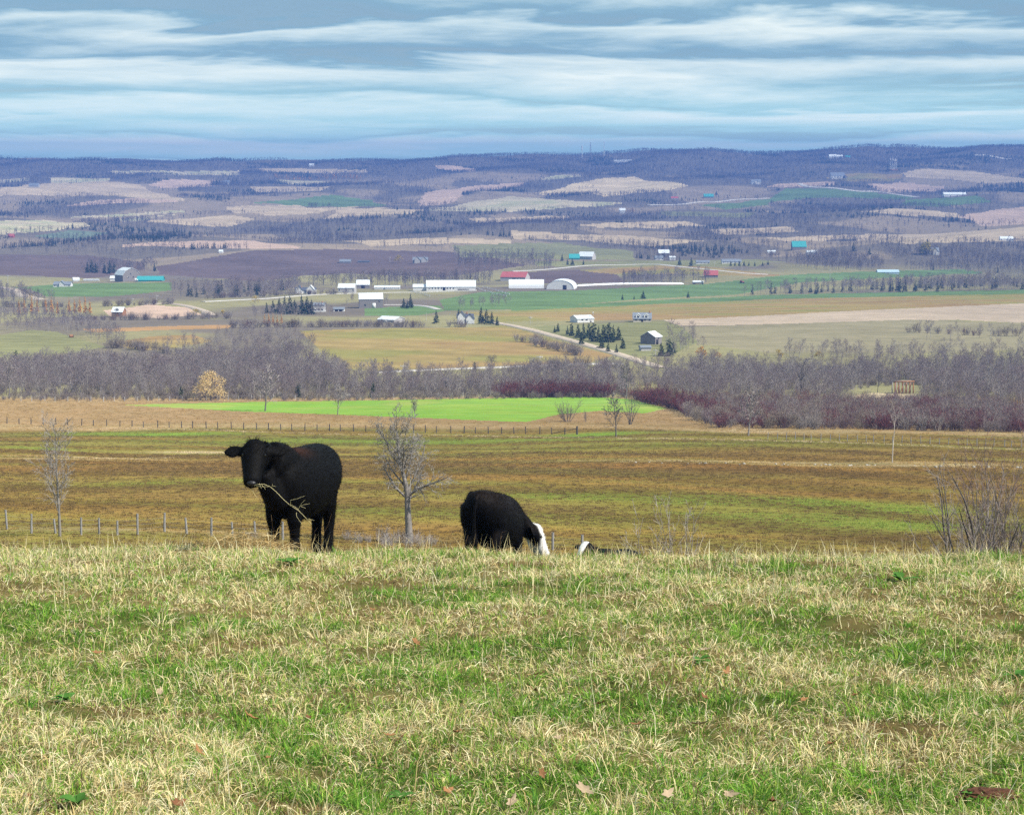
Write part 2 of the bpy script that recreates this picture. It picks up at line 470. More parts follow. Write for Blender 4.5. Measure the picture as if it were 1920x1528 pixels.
MEADOW = [(300,815,16,9,_gr2,.9,0),(200,812,9,5,_gr2,.7,0),(560,828,30,12,_gr,.8,0),(850,830,45,14,_gr,.75,0),(1120,815,9,9,_gr2,.9,0),(1250,835,40,12,_gr,.6,0),(60,840,14,8,_gr,.6,0),
          (1640,950,13,7,_gr2,.42,-0.5),(1560,945,13,7,_gr,.5,-0.4),(1720,985,9,6,_gr2,.35,-0.5),(1300,960,20,14,_gr,.35,0),(1050,930,22,9,_gr,.6,0),(330,905,20,8,_gr,.5,0),(700,960,16,8,_gr,.4,0),
          (1480,885,34,9,_br,.8,-0.15),(1200,872,50,6,_rs,.8,0),(900,862,45,5,_rs,.8,0),(250,868,40,6,_rs,.8,0),(500,880,30,7,_br,.5,0),(760,880,22,8,_br,.45,0),(1700,1010,9,5,_br,.7,0),(1080,895,30,7,_rs,.5,0),
          (150,950,18,7,_rs,.35,0),(800,1000,10,6,_rs,.4,0),(1400,920,30,5,_rs,.5,-0.35),(1850,900,20,12,_rs,.5,-0.3),(1700,880,40,5,_rs,.6,-0.1),(60,880,20,5,_rs,.6,0),
          (390,848,9,4,_pl,.8,0),(170,858,13,1.6,_pl,.9,0),(90,860,9,1.6,_pl,.7,0),(230,993,22,2.0,_pl,.35,0),(1500,868,34,2.4,_pl,.6,-0.02),(1750,872,28,2.4,_pl,.6,-0.02),(250,822,22,4,_rs,.6,-0.1)]

def ground_material(name, relief=0.0):
    m = bpy.data.materials.new(name); m.use_nodes = True
    g = NT(m.node_tree)
    out = g.n('ShaderNodeOutputMaterial'); d = g.n('ShaderNodeBsdfDiffuse'); d.inputs[1].default_value = 0.8
    g.l(d.outputs[0], out.inputs[0])
    at = g.n('ShaderNodeAttribute', attribute_name='col')
    tc = g.n('ShaderNodeNewGeometry')
    P = tc.outputs['Position']
    a = g.noise(P, 0.012, 4, 0.6); b = g.noise(P, 0.11, 4, 0.6); c = g.noise(P, 1.4, 4, 0.7)
    s = g.math('ADD', g.math('MULTIPLY', a, 0.5), g.math('ADD', g.math('MULTIPLY', b, 0.5), g.math('MULTIPLY', c, 0.5)))
    k = g.math('MULTIPLY_ADD', s, 1.1, 0.18)
    gr = g.n('ShaderNodeCombineColor')
    for i in range(3): g.l(k, gr.inputs[i])
    mul = g.mix(1.0, at.outputs['Color'], gr.outputs[0], 'MULTIPLY')
    hue = g.mix(0.5, mul, g.ramp(b, [(0.3, (0.9, 1.06, 0.85)), (0.7, (1.1, 0.95, 1.05))]), 'MULTIPLY')
    hue = g.mix(g.math('MULTIPLY', b, 0.6), mul, hue)
    g.l(hue, d.inputs[0])
    return m

M = {}
M['ground'] = ground_material('ground_cover')

POLYS = []
def build_land():
    global POLYS
    POLYS = [poly_world(p) for (_, _, p) in FIELDS]
    t, ys = spec_grid()
    T, Y = np.meshgrid(t, ys)
    X = T * (Y + 16.0)
    nr, nc = X.shape
    x, y = X.ravel(), Y.ravel()
    z = zt(x, y)
    V = np.stack([x, y, z], 1)
    # base colours
    n1 = fbm(x / 120.0, y / 160.0, 3, 4)
    col = np.tile(np.array(EXTRA_FLOOR), (len(x), 1))
    col = mixc(col, (0.25, 0.225, 0.11), sstep(0.36, 0.56, n1) * (1 - sstep(1800, 2300, y)))
    op = sstep(0.52, 0.58, fbm(x / 210, y / 260, 77, 3)) * (1 - sstep(4700, 5000, y)) * sstep(1800, 2300, y)
    col = mixc(col, (0.29, 0.225, 0.15), op * (0.55 + 0.45 * fbm(x / 40, y / 40, 6, 3)))
    mm = y < 640
    edge_of_wood = 566 + 0.0 * x
    mc = meadow_col(x[mm], y[mm])
    a = 1 - sstep(548, 575, y[mm])
    col[mm] = col[mm] * (1 - a[:, None]) + mc * a[:, None]
    pm = y < 110
    pg = pasture_green(x[pm], y[pm])
    pc = np.array([0.13, 0.098, 0.040]) * (1 - pg[:, None]) + np.array([0.055, 0.075, 0.018]) * pg[:, None]
    pc = pc * (0.6 + 0.8 * fbm(x[pm] * 6, y[pm] * 6, 2, 2))[:, None]
    a = 1 - sstep(60, 105, y[pm])
    col[pm] = col[pm] * (1 - a[:, None]) + pc * a[:, None]
    # faces
    i = np.arange(nr * nc).reshape(nr, nc)
    Fq = np.stack([i[:-1, :-1], i[:-1, 1:], i[1:, 1:], i[1:, :-1]], -1).reshape(-1, 4)
    cx = x[Fq].mean(1); cyy = y[Fq].mean(1)
    cls = np.zeros(len(Fq), int)
    cls[cyy > 62] = 1; cls[cyy > 562] = 2; cls[cyy > 2150] = 3
    am = np.clip(cyy * 0.004, 1.2, 14.0)                      # field edges are never ruler straight
    jx = am * (fbm(cx / 9 / am, cyy / 9 / am, 51, 3) - .5) * 1.8; jy = am * (fbm(cx / 9 / am, cyy / 9 / am, 57, 3) - .5) * 2.2
    for k, p in enumerate(POLYS):
        cls[inside(p, cx + jx, cyy + jy)] = 10 + k
    base = [('pasture', 'grazed pasture on the near knoll under straw and green grass'), ('meadow', 'brown and green rough meadow sloping down beyond the knoll'),
            ('valley_floor', 'rough valley floor between woods, farms and fields'), ('hillside', 'wooded far hillside rising to the ridge')]
    furrow = {'plough': 7.0, 'pink': 9.0, 'tan': 16.0, 'lime': 5.0, 'olive': 14.0, 'dull': 8.0, 'mown': 6.0, 'stubble': 5.0}
    for c in np.unique(cls):
        f = Fq[cls == c]
        idx, inv = np.unique(f, return_inverse=True)
        v = V[idx]; cc = col[idx].copy()
        if c >= 10:
            lab, pal, pts = FIELDS[c - 10]
            base_c = np.array(PAL[pal])
            wob = fbm(v[:, 0] / 60, v[:, 1] / 40, 71 + c, 4)
            fine = fbm(v[:, 0] / 14, v[:, 1] / 5, 17 + c, 3)
            L = furrow.get(pal, 20.0) * (1.0 + v[:, 1].mean() / 900.0)
            ang = random.Random(int(c)).uniform(0.9, 1.9) if pal != 'lime' else 1.45
            stripe = 0.5 + 0.5 * np.sin((v[:, 0] * math.cos(ang) + v[:, 1] * math.sin(ang) + 14 * wob) * 6.283 / L)
            k = 0.74 + 0.32 * wob + 0.14 * stripe + 0.22 * (fine - 0.5)
            cc = base_c[None] * k[:, None]
            if pal == 'lime':
                cc = cc * (0.84 + 0.32 * stripe)[:, None]
                cc = mixc(cc, (0.30, 0.30, 0.08), sstep(0.48, 0.62, fine) * 0.7)
                cc = mixc(cc, (0.16, 0.30, 0.03), sstep(0.5, 0.7, wob) * 0.6)
            if pal == 'olive':
                cc = mixc(cc, (0.24, 0.14, 0.07), sstep(0.52, 0.70, wob) * 0.55); cc = mixc(cc, (0.20, 0.22, 0.06), sstep(0.5, 0.32, wob) * 0.5)
            if pal == 'pale':
                cc = mixc(cc, (0.26, 0.30, 0.14), sstep(0.5, 0.62, wob) * 0.5)
            me = mesh_np('field', v, inv.reshape(-1, 4), M['ground'], cc, True)
            tag(link('field', me), lab, 'field', 'fields of the valley', 'structure')
        else:
            nm, lab = base[c]
            me = mesh_np(nm, v, inv.reshape(-1, 4), M['ground'], cc, True)
            tag(link(nm, me), lab, nm.replace('_', ' '), None, 'structure')
build_land()

# ------------------------------------------------------------------ haze over the valley
def build_haze():
    x0, x1, y0, y1, z0, z1 = -5200, 5200, -60, 7100, -160, 74
    v = [(x, y, z) for z in (z0, z1) for y in (y0, y1) for x in (x0, x1)]
    f = [(0, 2, 3, 1), (4, 5, 7, 6), (0, 1, 5, 4), (2, 6, 7, 3), (0, 4, 6, 2), (1, 3, 7, 5)]
    m = bpy.data.materials.new('haze_air'); m.use_nodes = True
    g = NT(m.node_tree)
    out = g.n('ShaderNodeOutputMaterial'); pv = g.n('ShaderNodeVolumePrincipled')
    pv.inputs['Color'].default_value = (*HAZE['color'], 1)
    pv.inputs['Density'].default_value = HAZE['density']
    pv.inputs['Anisotropy'].default_value = 0.0
    g.l(pv.outputs[0], out.inputs['Volume'])
    o = link('haze', mesh_np('haze', np.array(v), np.array(f), m))
    tag(o, 'thin blue haze filling the air of the valley', 'haze', None, 'stuff')
HAZE = dict(color=(0.125, 0.26, 0.70), density=0.000195)
build_haze()
# ------------------------------------------------------------------ plant materials
def attr_material(name, rough=0.9, trans=0.0, spec=0.0, grain=0.0, gscale=8.0):
    m = bpy.data.materials.new(name); m.use_nodes = True
    g = NT(m.node_tree)
    out = g.n('ShaderNodeOutputMaterial')
    at = g.n('ShaderNodeAttribute', attribute_name='col')
    c = at.outputs['Color']
    if grain > 0:
        tc = g.n('ShaderNodeTexCoord')
        nz = g.noise(tc.outputs['Object'], gscale, 4, 0.6)
        k = g.math('MULTIPLY_ADD', nz, grain * 2, 1 - grain)
        gr = g.n('ShaderNodeCombineColor')
        for i in range(3): g.l(k, gr.inputs[i])
        c = g.mix(1.0, c, gr.outputs[0], 'MULTIPLY')
    if spec > 0:
        d = g.n('ShaderNodeBsdfPrincipled')
        g.l(c, d.inputs['Base Color']); d.inputs['Roughness'].default_value = rough; d.inputs['Specular IOR Level'].default_value = spec
    else:
        d = g.n('ShaderNodeBsdfDiffuse'); g.l(c, d.inputs[0])
    sh = d.outputs[0]
    if trans > 0:
        t = g.n('ShaderNodeBsdfTranslucent'); g.l(c, t.inputs[0])
        mx = g.n('ShaderNodeMixShader'); mx.inputs[0].default_value = trans
        g.l(sh, mx.inputs[1]); g.l(t.outputs[0], mx.inputs[2]); sh = mx.outputs[0]
    g.l(sh, out.inputs[0])
    return m
M['bark'] = attr_material('bark', grain=0.35, gscale=5.0)
M['twig'] = attr_material('twig')
M['leaf'] = attr_material('leaf', trans=0.25)

# ------------------------------------------------------------------ branching plants
def grow(seed, H, r0, lv):
    """lv: one dict per level. Returns start, end, radii and level of every stem piece"""
    rng = random.Random(seed)
    P0, P1, R0, R1, LV = [], [], [], [], []
    def perp(d):
        a = Vector((rng.gauss(0, 1), rng.gauss(0, 1), rng.gauss(0, 1)))
        a = a - d * a.dot(d)
        return a.normalized() if a.length > 1e-5 else Vector((1, 0, 0))
    def branch(p, d, L, r, k):
        s = lv[k]; n = s.get('n', 3)
        nodes = [(p.copy(), d.copy(), r)]
        for i in range(n):
            d = (d + perp(d) * s.get('wob', 0.15) * rng.random() + Vector((0, 0, s.get('up', 0.0)))).normalized()
            q = p + d * (L / n)
            rr = r * (1 - (i + 1) / n * (1 - s.get('tip', 0.35)))
            P0.append(p[:]); P1.append(q[:]); R0.append(nodes[-1][2]); R1.append(rr); LV.append(k)
            nodes.append((q.copy(), d.copy(), rr)); p = q
        if k + 1 >= len(lv): return
        c = lv[k + 1]; m = c['m']
        m = max(1, int(round(m * rng.uniform(0.75, 1.25))))
        ga = rng.random() * 6.28
        for j in range(m):
            t = c.get('t0', 0.3) + (1 - c.get('t0', 0.3)) * ((j + rng.random()) / m)
            f = t * n; i = min(int(f), n - 1); u = f - i
            a, b = nodes[i], nodes[i + 1]
            pp = a[0].lerp(b[0], u); dd = a[1].lerp(b[1], u).normalized(); rr = a[2] + (b[2] - a[2]) * u
            ga += 2.4 + rng.uniform(-0.5, 0.5)
            x = dd.orthogonal().normalized(); y = dd.cross(x)
            ang = math.radians(c.get('ang', 45) * rng.uniform(0.7, 1.3))
            nd = dd * math.cos(ang) + (x * math.cos(ga) + y * math.sin(ga)) * math.sin(ang)
            ll = L * c.get('len', 0.5) * (1 - c.get('fall', 0.5) * (t - c.get('t0', 0.3)) / max(1e-3, 1 - c.get('t0', 0.3))) * rng.uniform(0.65, 1.2)
            branch(pp, nd.normalized(), ll, min(rr * 0.85, rr * c.get('rad', 0.5)), k + 1)
    lean = Vector((rng.uniform(-1, 1), rng.uniform(-1, 1), 0)) * lv[0].get('lean', 0.05)
    for j in range(lv[0].get('m', 1)):
        if lv[0].get('m', 1) > 1:
            a = rng.random() * 6.28; q = rng.uniform(0.1, 1) * lv[0].get('spread', 0.3)
            d = Vector((math.cos(a) * q, math.sin(a) * q, 1)).normalized()
            branch(Vector((math.cos(a), math.sin(a), 0)) * rng.random() * lv[0].get('foot', 0.25) - Vector((0, 0, 0.3)), d, H * rng.uniform(0.6, 1.05), r0 * rng.uniform(0.6, 1), 0)
        else:
            branch(Vector((0, 0, -0.4)), (Vector((0, 0, 1)) + lean).normalized(), H * lv[0].get('len', 1.0), r0, 0)
    return np.array(P0), np.array(P1), np.array(R0), np.array(R1), np.array(LV)

def tubes(P0, P1, R0, R1, k):
    d = P1 - P0; L = np.linalg.norm(d, axis=1, keepdims=True) + 1e-9; d = d / L
    h = np.where(np.abs(d[:, 2:3]) > 0.9, np.array([[1.0, 0, 0]]), np.array([[0, 0, 1.0]]))
    a = np.cross(d, h); a /= np.linalg.norm(a, axis=1, keepdims=True) + 1e-9
    b = np.cross(d, a)
    n = len(P0); V = np.zeros((n, 2 * k, 3))
    P1e = P1 + d * (R1[:, None] * 0.4)
    for i in range(k):
        t = 6.28318 * i / k
        o = a * math.cos(t) + b * math.sin(t)
        V[:, i] = P0 + o * R0[:, None]; V[:, k + i] = P1e + o * R1[:, None]
    base = (np.arange(n) * 2 * k)[:, None]
    Fq = np.concatenate([base + np.array([[i, (i + 1) % k, k + (i + 1) % k, k + i]]) for i in range(k)], 0)
    return V.reshape(-1, 3), Fq

def blades(P0, P1, W, seed=0):
    """thin flat twigs: one quad tapering to a tip"""
    rs = np.random.RandomState(seed)
    d = P1 - P0; d = d / (np.linalg.norm(d, axis=1, keepdims=True) + 1e-9)
    r = rs.normal(size=d.shape); a = np.cross(d, r); a /= np.linalg.norm(a, axis=1, keepdims=True) + 1e-9
    n = len(P0); V = np.stack([P0 - a * W[:, None], P0 + a * W[:, None], P1 + a * W[:, None] * .4, P1 - a * W[:, None] * .4], 1)
    return V.reshape(-1, 3), np.arange(4 * n).reshape(-1, 4)

def cat(parts):
    vs, fs, o = [], [], 0
    for v, f in parts:
        vs.append(v); fs.append(f + o); o += len(v)
    return np.concatenate(vs), np.concatenate(fs)

def tree_meshes(seed, H, r0, lv, bark, twig, split=1, wmin=0.0, flat_from=99, jitter=0.12):
    """trunk mesh (levels up to split) and crown mesh (the finer ones)"""
    P0, P1, R0, R1, LV = grow(seed, H, r0, lv)
    k = H / max(P1[:, 2].max(), 1e-3); P0 *= k; P1 *= k
    R0 = np.maximum(R0, wmin); R1 = np.maximum(R1, wmin * 0.7)
    rs = np.random.RandomState(seed)
    def part(sel, colour, name):
        ps = []
        cs = []
        for L in np.unique(LV[sel]):
            m = sel & (LV == L)
            if L >= flat_from: v, f = blades(P0[m], P1[m], R0[m], seed)
            else: v, f = tubes(P0[m], P1[m], R0[m], R1[m], 6 if L == 0 else (4 if L == 1 else 3))
            ps.append((v, f))
            per = len(v) // m.sum()
            c = np.array(colour)[None] * (1 + jitter * rs.normal(size=(m.sum(), 1)))
            cs.append(np.repeat(np.clip(c, 0.005, 1), per, 0))
        v, f = cat(ps)
        return mesh_np(name, v, f, M['bark'] if name == 'trunk' else M['twig'], np.concatenate(cs))
    return part(LV <= split, bark, 'trunk'), part(LV > split, twig, 'crown')

def leaf_cloud(seed, n, centres, size, c0, c1, flat=0.5):
    """leaf clumps: centres is a list of (x,y,z,rx,ry,rz)"""
    rs = np.random.RandomState(seed)
    ce = np.array(centres); w = ce[:, 3] * ce[:, 4] * ce[:, 5]
    k = rs.choice(len(ce), n, p=w / w.sum())
    d = rs.normal(size=(n, 3)); d /= np.linalg.norm(d, axis=1, keepdims=True)
    rad = rs.uniform(0.25, 1.0, (n, 1)) ** 0.5
    p = ce[k, :3] + d * rad * ce[k, 3:]
    a = rs.normal(size=(n, 3)); b = rs.normal(size=(n, 3)); a[:, 2] *= flat; b[:, 2] *= flat
    a /= np.linalg.norm(a, axis=1, keepdims=True); b /= np.linalg.norm(b, axis=1, keepdims=True)
    s = size * rs.uniform(0.5, 1.3, (n, 1))
    V = np.stack([p - a * s * .6, p + b * s * .5, p + a * s * .8, p - b * s * .5], 1).reshape(-1, 3)
    t = rs.uniform(0, 1, (n, 1)); c = np.array(c0) * (1 - t) + np.array(c1) * t
    return V, np.arange(4 * n).reshape(-1, 4), np.repeat(c, 4, 0)

def conifer_meshes(seed, H, W, tiers, per, c0, c1, leaf=0.4, power=1.0, base=0.06):
    rs = np.random.RandomState(seed)
    v, f = tubes(np.array([[0, 0, -0.5]]), np.array([[0, 0, H * 0.97]]), np.array([H * 0.018]), np.array([H * 0.003]), 6)
    tr = mesh_np('trunk', v, f, M['bark'], np.tile([0.07, 0.055, 0.045], (len(v), 1)))
    P0, P1 = [], []
    for i in range(tiers):
        t = i / tiers; z = H * (base + (1 - base) * t); r = W * (1 - t) ** power * rs.uniform(0.8, 1.15) + 0.05 * W
        for j in range(max(4, int(per * (1 - 0.6 * t)))):
            a = rs.uniform(0, 6.28); rr = r * rs.uniform(0.7, 1.2)
            d = np.array([math.cos(a), math.sin(a), 0])
            for s in range(3):
                u = rs.uniform(0.05, 1.0); z0 = z + rs.uniform(-.5, .5) * H / tiers
                st = d * rr * u * 0.75 + np.array([0, 0, z0 + (1 - u) * rr * 0.25])
                sd = np.array([math.cos(a + rs.uniform(-.7, .7)), math.sin(a + rs.uniform(-.7, .7)), rs.uniform(-0.55, 0.15)])
                P0.append(st); P1.append(st + sd * rr * rs.uniform(.25, .5))
    P0, P1 = np.array(P0), np.array(P1)
    v, f = blades(P0, P1, np.full(len(P0), leaf) * rs.uniform(.6, 1.3, len(P0)), seed)
    t = rs.uniform(0, 1, (len(P0), 1)); c = np.array(c0) * (1 - t) + np.array(c1) * t
    return tr, mesh_np('crown', v, f, M['leaf'], np.repeat(c, 4, 0))

def put_tree(name, label, cat, group, protos, P, scale=1.0, rz=None, rng=random, sz=None):
    tr, cr = protos
    e = empty(name, P, rng.uniform(0, 6.28) if rz is None else rz)
    e.scale = (scale, scale, scale * (sz or 1.0))
    tag(e, label, cat, group)
    link('trunk', tr, e); link('crown', cr, e)
    return e

def joined(tr, cr, name):
    """one mesh holding trunk and crown, for masses of far trees"""
    me = bpy.data.meshes.new(name)
    bm = bmesh.new(); bm.from_mesh(tr); bm.from_mesh(cr); bm.to_mesh(me); bm.free()
    me.materials.append(M['twig'])
    return me

PROTO_COLS = {}
def scatter(name, label, cat, pts, protos, scl, seed=0, zs=None, kind='stuff'):
    """a mass nobody could count: instances of a few plants over points of land"""
    key = name + str(seed)
    col = bpy.data.collections.new('plants_' + key)
    for i, me in enumerate(protos):
        col.objects.link(bpy.data.objects.new('%s_%02d' % (key, i), me))
    rs = np.random.RandomState(seed)
    n = len(pts)
    me = bpy.data.meshes.new(name)
    me.vertices.add(n); me.vertices.foreach_set('co', np.ascontiguousarray(pts, np.float32).ravel())
    for nm, ty, val in (('rot', 'FLOAT', rs.uniform(0, 6.28, n)), ('scl', 'FLOAT', scl), ('pick', 'INT', rs.randint(0, len(protos), n))):
        a = me.attributes.new(nm, ty, 'POINT')
        a.data.foreach_set('value', np.ascontiguousarray(val, np.float32 if ty == 'FLOAT' else np.int32))
    o = link(name, me)
    ng = bpy.data.node_groups.new(name, 'GeometryNodeTree')
    ng.interface.new_socket('Geometry', in_out='INPUT', socket_type='NodeSocketGeometry')
    ng.interface.new_socket('Geometry', in_out='OUTPUT', socket_type='NodeSocketGeometry')
    nn = ng.nodes.new; L = ng.links.new
    gi, go, ip, ci = nn('NodeGroupInput'), nn('NodeGroupOutput'), nn('GeometryNodeInstanceOnPoints'), nn('GeometryNodeCollectionInfo')
    ci.inputs['Collection'].default_value = col
    ci.inputs['Separate Children'].default_value = True
    ci.inputs['Reset Children'].default_value = True
    def named(nm, ty):
        a = nn('GeometryNodeInputNamedAttribute'); a.data_type = ty; a.inputs[0].default_value = nm
        return a.outputs[0]
    cx = nn('ShaderNodeCombineXYZ'); L(named('rot', 'FLOAT'), cx.inputs[2])
    L(gi.outputs[0], ip.inputs['Points']); L(ci.outputs[0], ip.inputs['Instance'])
    ip.inputs['Pick Instance'].default_value = True
    L(named('pick', 'INT'), ip.inputs['Instance Index']); L(cx.outputs[0], ip.inputs['Rotation']); L(named('scl', 'FLOAT'), ip.inputs['Scale'])
    L(ip.outputs[0], go.inputs[0])
    md = o.modifiers.new('scatter', 'NODES'); md.node_group = ng
    tag(o, label, cat, None, kind)
    return o

# ------------------------------------------------------------------ plant kinds
GREY, GREYT = (0.20, 0.175, 0.155), (0.20, 0.165, 0.155)
PURP, PALEB = (0.17, 0.13, 0.125), (0.42, 0.38, 0.34)
def wood_spec(m1=13, m2=7, m3=8, ang=42, n0=6, fall=0.6):
    return [dict(n=n0, wob=0.10, tip=0.12, lean=0.06), dict(m=m1, n=3, t0=0.28, ang=ang, len=0.46, fall=fall, up=0.10, rad=0.45, wob=0.2),
            dict(m=m2, n=2, t0=0.2, ang=42, len=0.46, up=0.06, rad=0.5, wob=0.3), dict(m=m3, n=1, t0=0.15, ang=40, len=0.5, rad=0.5, up=0.05)]
WOOD = [tree_meshes(100 + i, 12.0, 0.13, wood_spec(12 + i % 4, 7, 8, 34 + 6 * (i % 4)), b, t, 1, 0.030, 2) for i, (b, t) in enumerate(
    [((0.265,0.230,0.207), (0.247,0.201,0.198)), ((0.196,0.167,0.155), (0.201,0.161,0.163)), ((0.345,0.316,0.287), (0.270,0.230,0.218)), ((0.218,0.184,0.172), (0.230,0.172,0.175)), ((0.276,0.241,0.218), (0.224,0.190,0.193)), ((0.196,0.172,0.161), (0.253,0.207,0.196)), ((0.391,0.362,0.328), (0.287,0.247,0.230)), ((0.207,0.178,0.167), (0.190,0.155,0.159))])]
def bush_spec(m=16, sp=0.7):
    return [dict(m=m, n=3, wob=0.2, tip=0.35, spread=sp, foot=0.5), dict(m=6, n=2, t0=0.25, ang=32, len=0.45, rad=0.6, up=0.08), dict(m=5, n=1, t0=0.2, ang=36, len=0.55, rad=0.6)]
BUSH = [tree_meshes(200 + i, 3.2, 0.035, bush_spec(14 + 3 * i), b, t, 0, 0.014, 1) for i, (b, t) in enumerate(
    [((0.221,0.182,0.163), (0.234,0.195,0.182)), ((0.182,0.143,0.130), (0.208,0.163,0.156)), ((0.286,0.247,0.215), (0.286,0.247,0.221)), ((0.234,0.195,0.143), (0.247,0.202,0.156))])]
REDB = [tree_meshes(230 + i, 3.2, 0.035, bush_spec(16, 0.8), (.12,.075,.075), t, 0, 0.016, 1) for i, t in enumerate([(.16,.048,.052), (.13,.055,.055), (.17,.068,.068), (.15,.09,.085)])]
FAR = []
for i, t in enumerate([(.10,.082,.09), (.085,.07,.078), (.125,.105,.105), (.095,.073,.078), (.115,.09,.085)]):
    tr, cr = tree_meshes(300 + i, 11.0, 0.22, [dict(n=3, wob=.1, tip=.2), dict(m=9, n=1, t0=.3, ang=40, len=.42, fall=.5, up=.1, rad=.6), dict(m=6, n=1, t0=.2, ang=42, len=.5, rad=.7)], (.17,.15,.145), t, 0, 0.085, 1)
    FAR.append(joined(tr, cr, 'far_tree'))
SPRUCE = [conifer_meshes(400 + i, 9.0, 2.1 + 0.3 * i, 15, 13, (.022,.045,.022), (.05,.085,.035), 0.22, 0.9) for i in range(3)]
CEDAR = [conifer_meshes(420 + i, 6.0, 1.7, 12, 15, (.04,.06,.028), (.09,.12,.05), 0.2, 0.55, 0.02) for i in range(2)]
LARCH = [conifer_meshes(440 + i, 10.0, 1.5, 14, 11, (.60,.30,.07), (.70,.42,.12), 0.26, 0.9, 0.12) for i in range(2)]
FARCON = [joined(*conifer_meshes(460 + i, 9.0, 1.9, 9, 9, (.022,.04,.024), (.04,.065,.035), 0.30, 0.85), 'far_conifer') for i in range(3)]
WOODJ = [joined(t, c, 'wood_tree') for t, c in WOOD]
BUSHJ = [joined(t, c, 'wood_bush') for t, c in BUSH]
REDBJ = [joined(t, c, 'red_bush') for t, c in REDB]
# ------------------------------------------------------------------ woods
RS = np.random.RandomState(7)
def pts_in(polys, spacing, rs=RS):
    """random, roughly evenly spaced spots inside outlines drawn on the land"""
    out = []
    for p in polys:
        w = poly_world(p)
        x0, y0 = w.min(0); x1, y1 = w.max(0)
        nx, ny = max(1, int((x1 - x0) / spacing)), max(1, int((y1 - y0) / spacing))
        gx, gy = np.meshgrid(np.arange(nx) + .5, np.arange(ny) + .5)
        x = x0 + (gx.ravel() + rs.uniform(-.5, .5, gx.size)) * spacing
        y = y0 + (gy.ravel() + rs.uniform(-.5, .5, gx.size)) * spacing
        k = inside(w, x, y)
        out.append(np.stack([x[k], y[k]], 1))
    o = np.concatenate(out)
    return np.column_stack([o, zt(o[:, 0], o[:, 1])])
def along(line, spacing, jit, rs=RS):
    w = [G(*p) for p in line]
    o = []
    for a, b in zip(w[:-1], w[1:]):
        n = max(1, int((b - a).length / spacing))
        for i in range(n):
            t = (i + rs.uniform(0, 1)) / n
            o.append((a.x + (b.x - a.x) * t + rs.normal() * jit, a.y + (b.y - a.y) * t + rs.normal() * jit))
    o = np.array(o)
    return np.column_stack([o, zt(o[:, 0], o[:, 1])])

# the wood behind the bright field: the front trees one by one, the rest as a mass
WL = [[(-120,744),(-120,700),(0,698),(330,690),(420,676),(520,672),(620,690),(650,712),(640,746),(460,750),(200,746),(60,742)]]
WM = [[(640,720),(960,716),(1180,712),(1200,742),(960,744),(650,746)]]
WR = [[(1190,722),(1320,690),(1500,694),(1570,696),(1650,704),(1640,726),(1595,735),(1560,752),(1350,752),(1250,742)], [(1728,748),(1722,726),(1700,712),(1735,700),(1800,695),(1920,690),(2040,690),(2040,770),(1920,765),(1760,755)], [(1600,706),(1740,704),(1740,722),(1655,726),(1610,722)]]
def wood(polys, spacing, hmin, hmax, nind, label, group, seed):
    p = pts_in(polys, spacing, np.random.RandomState(seed))
    rs = np.random.RandomState(seed + 1)
    n = len(p)
    h = (hmin + (hmax - hmin) * np.clip(1.5 * fbm(p[:, 0] / 22, p[:, 1] / 30, seed, 3) - .25 + .3 * rs.normal(size=n), 0, 1.15)) / 12.0
    order = np.argsort(p[:, 1])
    order_i, rest = order[:nind], order[nind:]
    rng = random.Random(seed)
    kinds = ['slim', 'dark', 'pale grey', 'brownish', 'straight', 'bushy', 'ash grey', 'dusky']
    for i in order_i:
        k = int(rs.randint(0, len(WOOD)))
        put_tree('bare_tree', label % kinds[k], 'tree', group, WOOD[k], p[i], h[i], None, rng)
    return p[rest], h[rest]
a, ha = wood(WL, 4.2, 4.0, 9.5, 120, '%s leafless tree at the front of the wood around the golden willow', 'leafless trees of the wood behind the hay field', 50)
b, hb = wood(WM, 4.2, 4, 9, 70, '%s leafless tree of the low thicket right behind the bright green hay field', 'leafless trees of the wood behind the hay field', 51)
c, hc = wood(WR, 4.4, 3.6, 8.2, 105, '%s leafless tree rising behind the dark red shrubs', 'leafless trees of the wood behind the red shrubs', 52)
scatter('bare_wood', 'mass of grey leafless trees filling the wood below the farms', 'wood', np.concatenate([a, b, c]), WOODJ, np.concatenate([ha, hb, hc]), 1)

# shrubs along the wood
def bushes(name, label, cat_, pts, protos, smin, smax, seed):
    rs = np.random.RandomState(seed)
    scatter(name, label, cat_, pts, protos, rs.uniform(smin, smax, len(pts)), seed)
RD = pts_in([[(930,738),(1100,734),(1150,738),(1150,746),(940,746)], [(1160,744),(1240,748),(1330,770),(1345,785),(1280,772),(1190,752)]], 2.6)
bushes('red_shrub_thicket', 'thicket of dark red leafless shrubs at the edge of the hay field', 'shrubs', RD, REDBJ, 0.7, 1.8, 61)
RD2 = pts_in([[(1620,800),(1700,790),(1920,785),(2040,785),(2040,812),(1920,812),(1640,806)], [(1690,770),(1760,765),(1800,775),(1700,782)]], 2.6)
bushes('red_shrub_thicket', 'second thicket of red tipped shrubs along the rust field on the right bank', 'shrubs', RD2, REDBJ + BUSHJ[:3], 0.6, 1.5, 62)
BB = pts_in([[(1260,765),(1340,752),(1600,755),(1760,758),(1920,768),(2040,768),(2040,800),(1900,795),(1640,804),(1560,806),(1350,802),(1320,795)]], 3.0)
bushes('grey_brushwood', 'grey brown brushwood covering the slope below the wood', 'brushwood', BB, BUSHJ + REDBJ[2:], 0.7, 1.35, 63)
UW = pts_in(WL + WM + WR, 5.0)
bushes('grey_brushwood', 'grey undergrowth filling the wood between the leafless trunks', 'brushwood', UW, BUSHJ, 0.6, 1.3, 65)
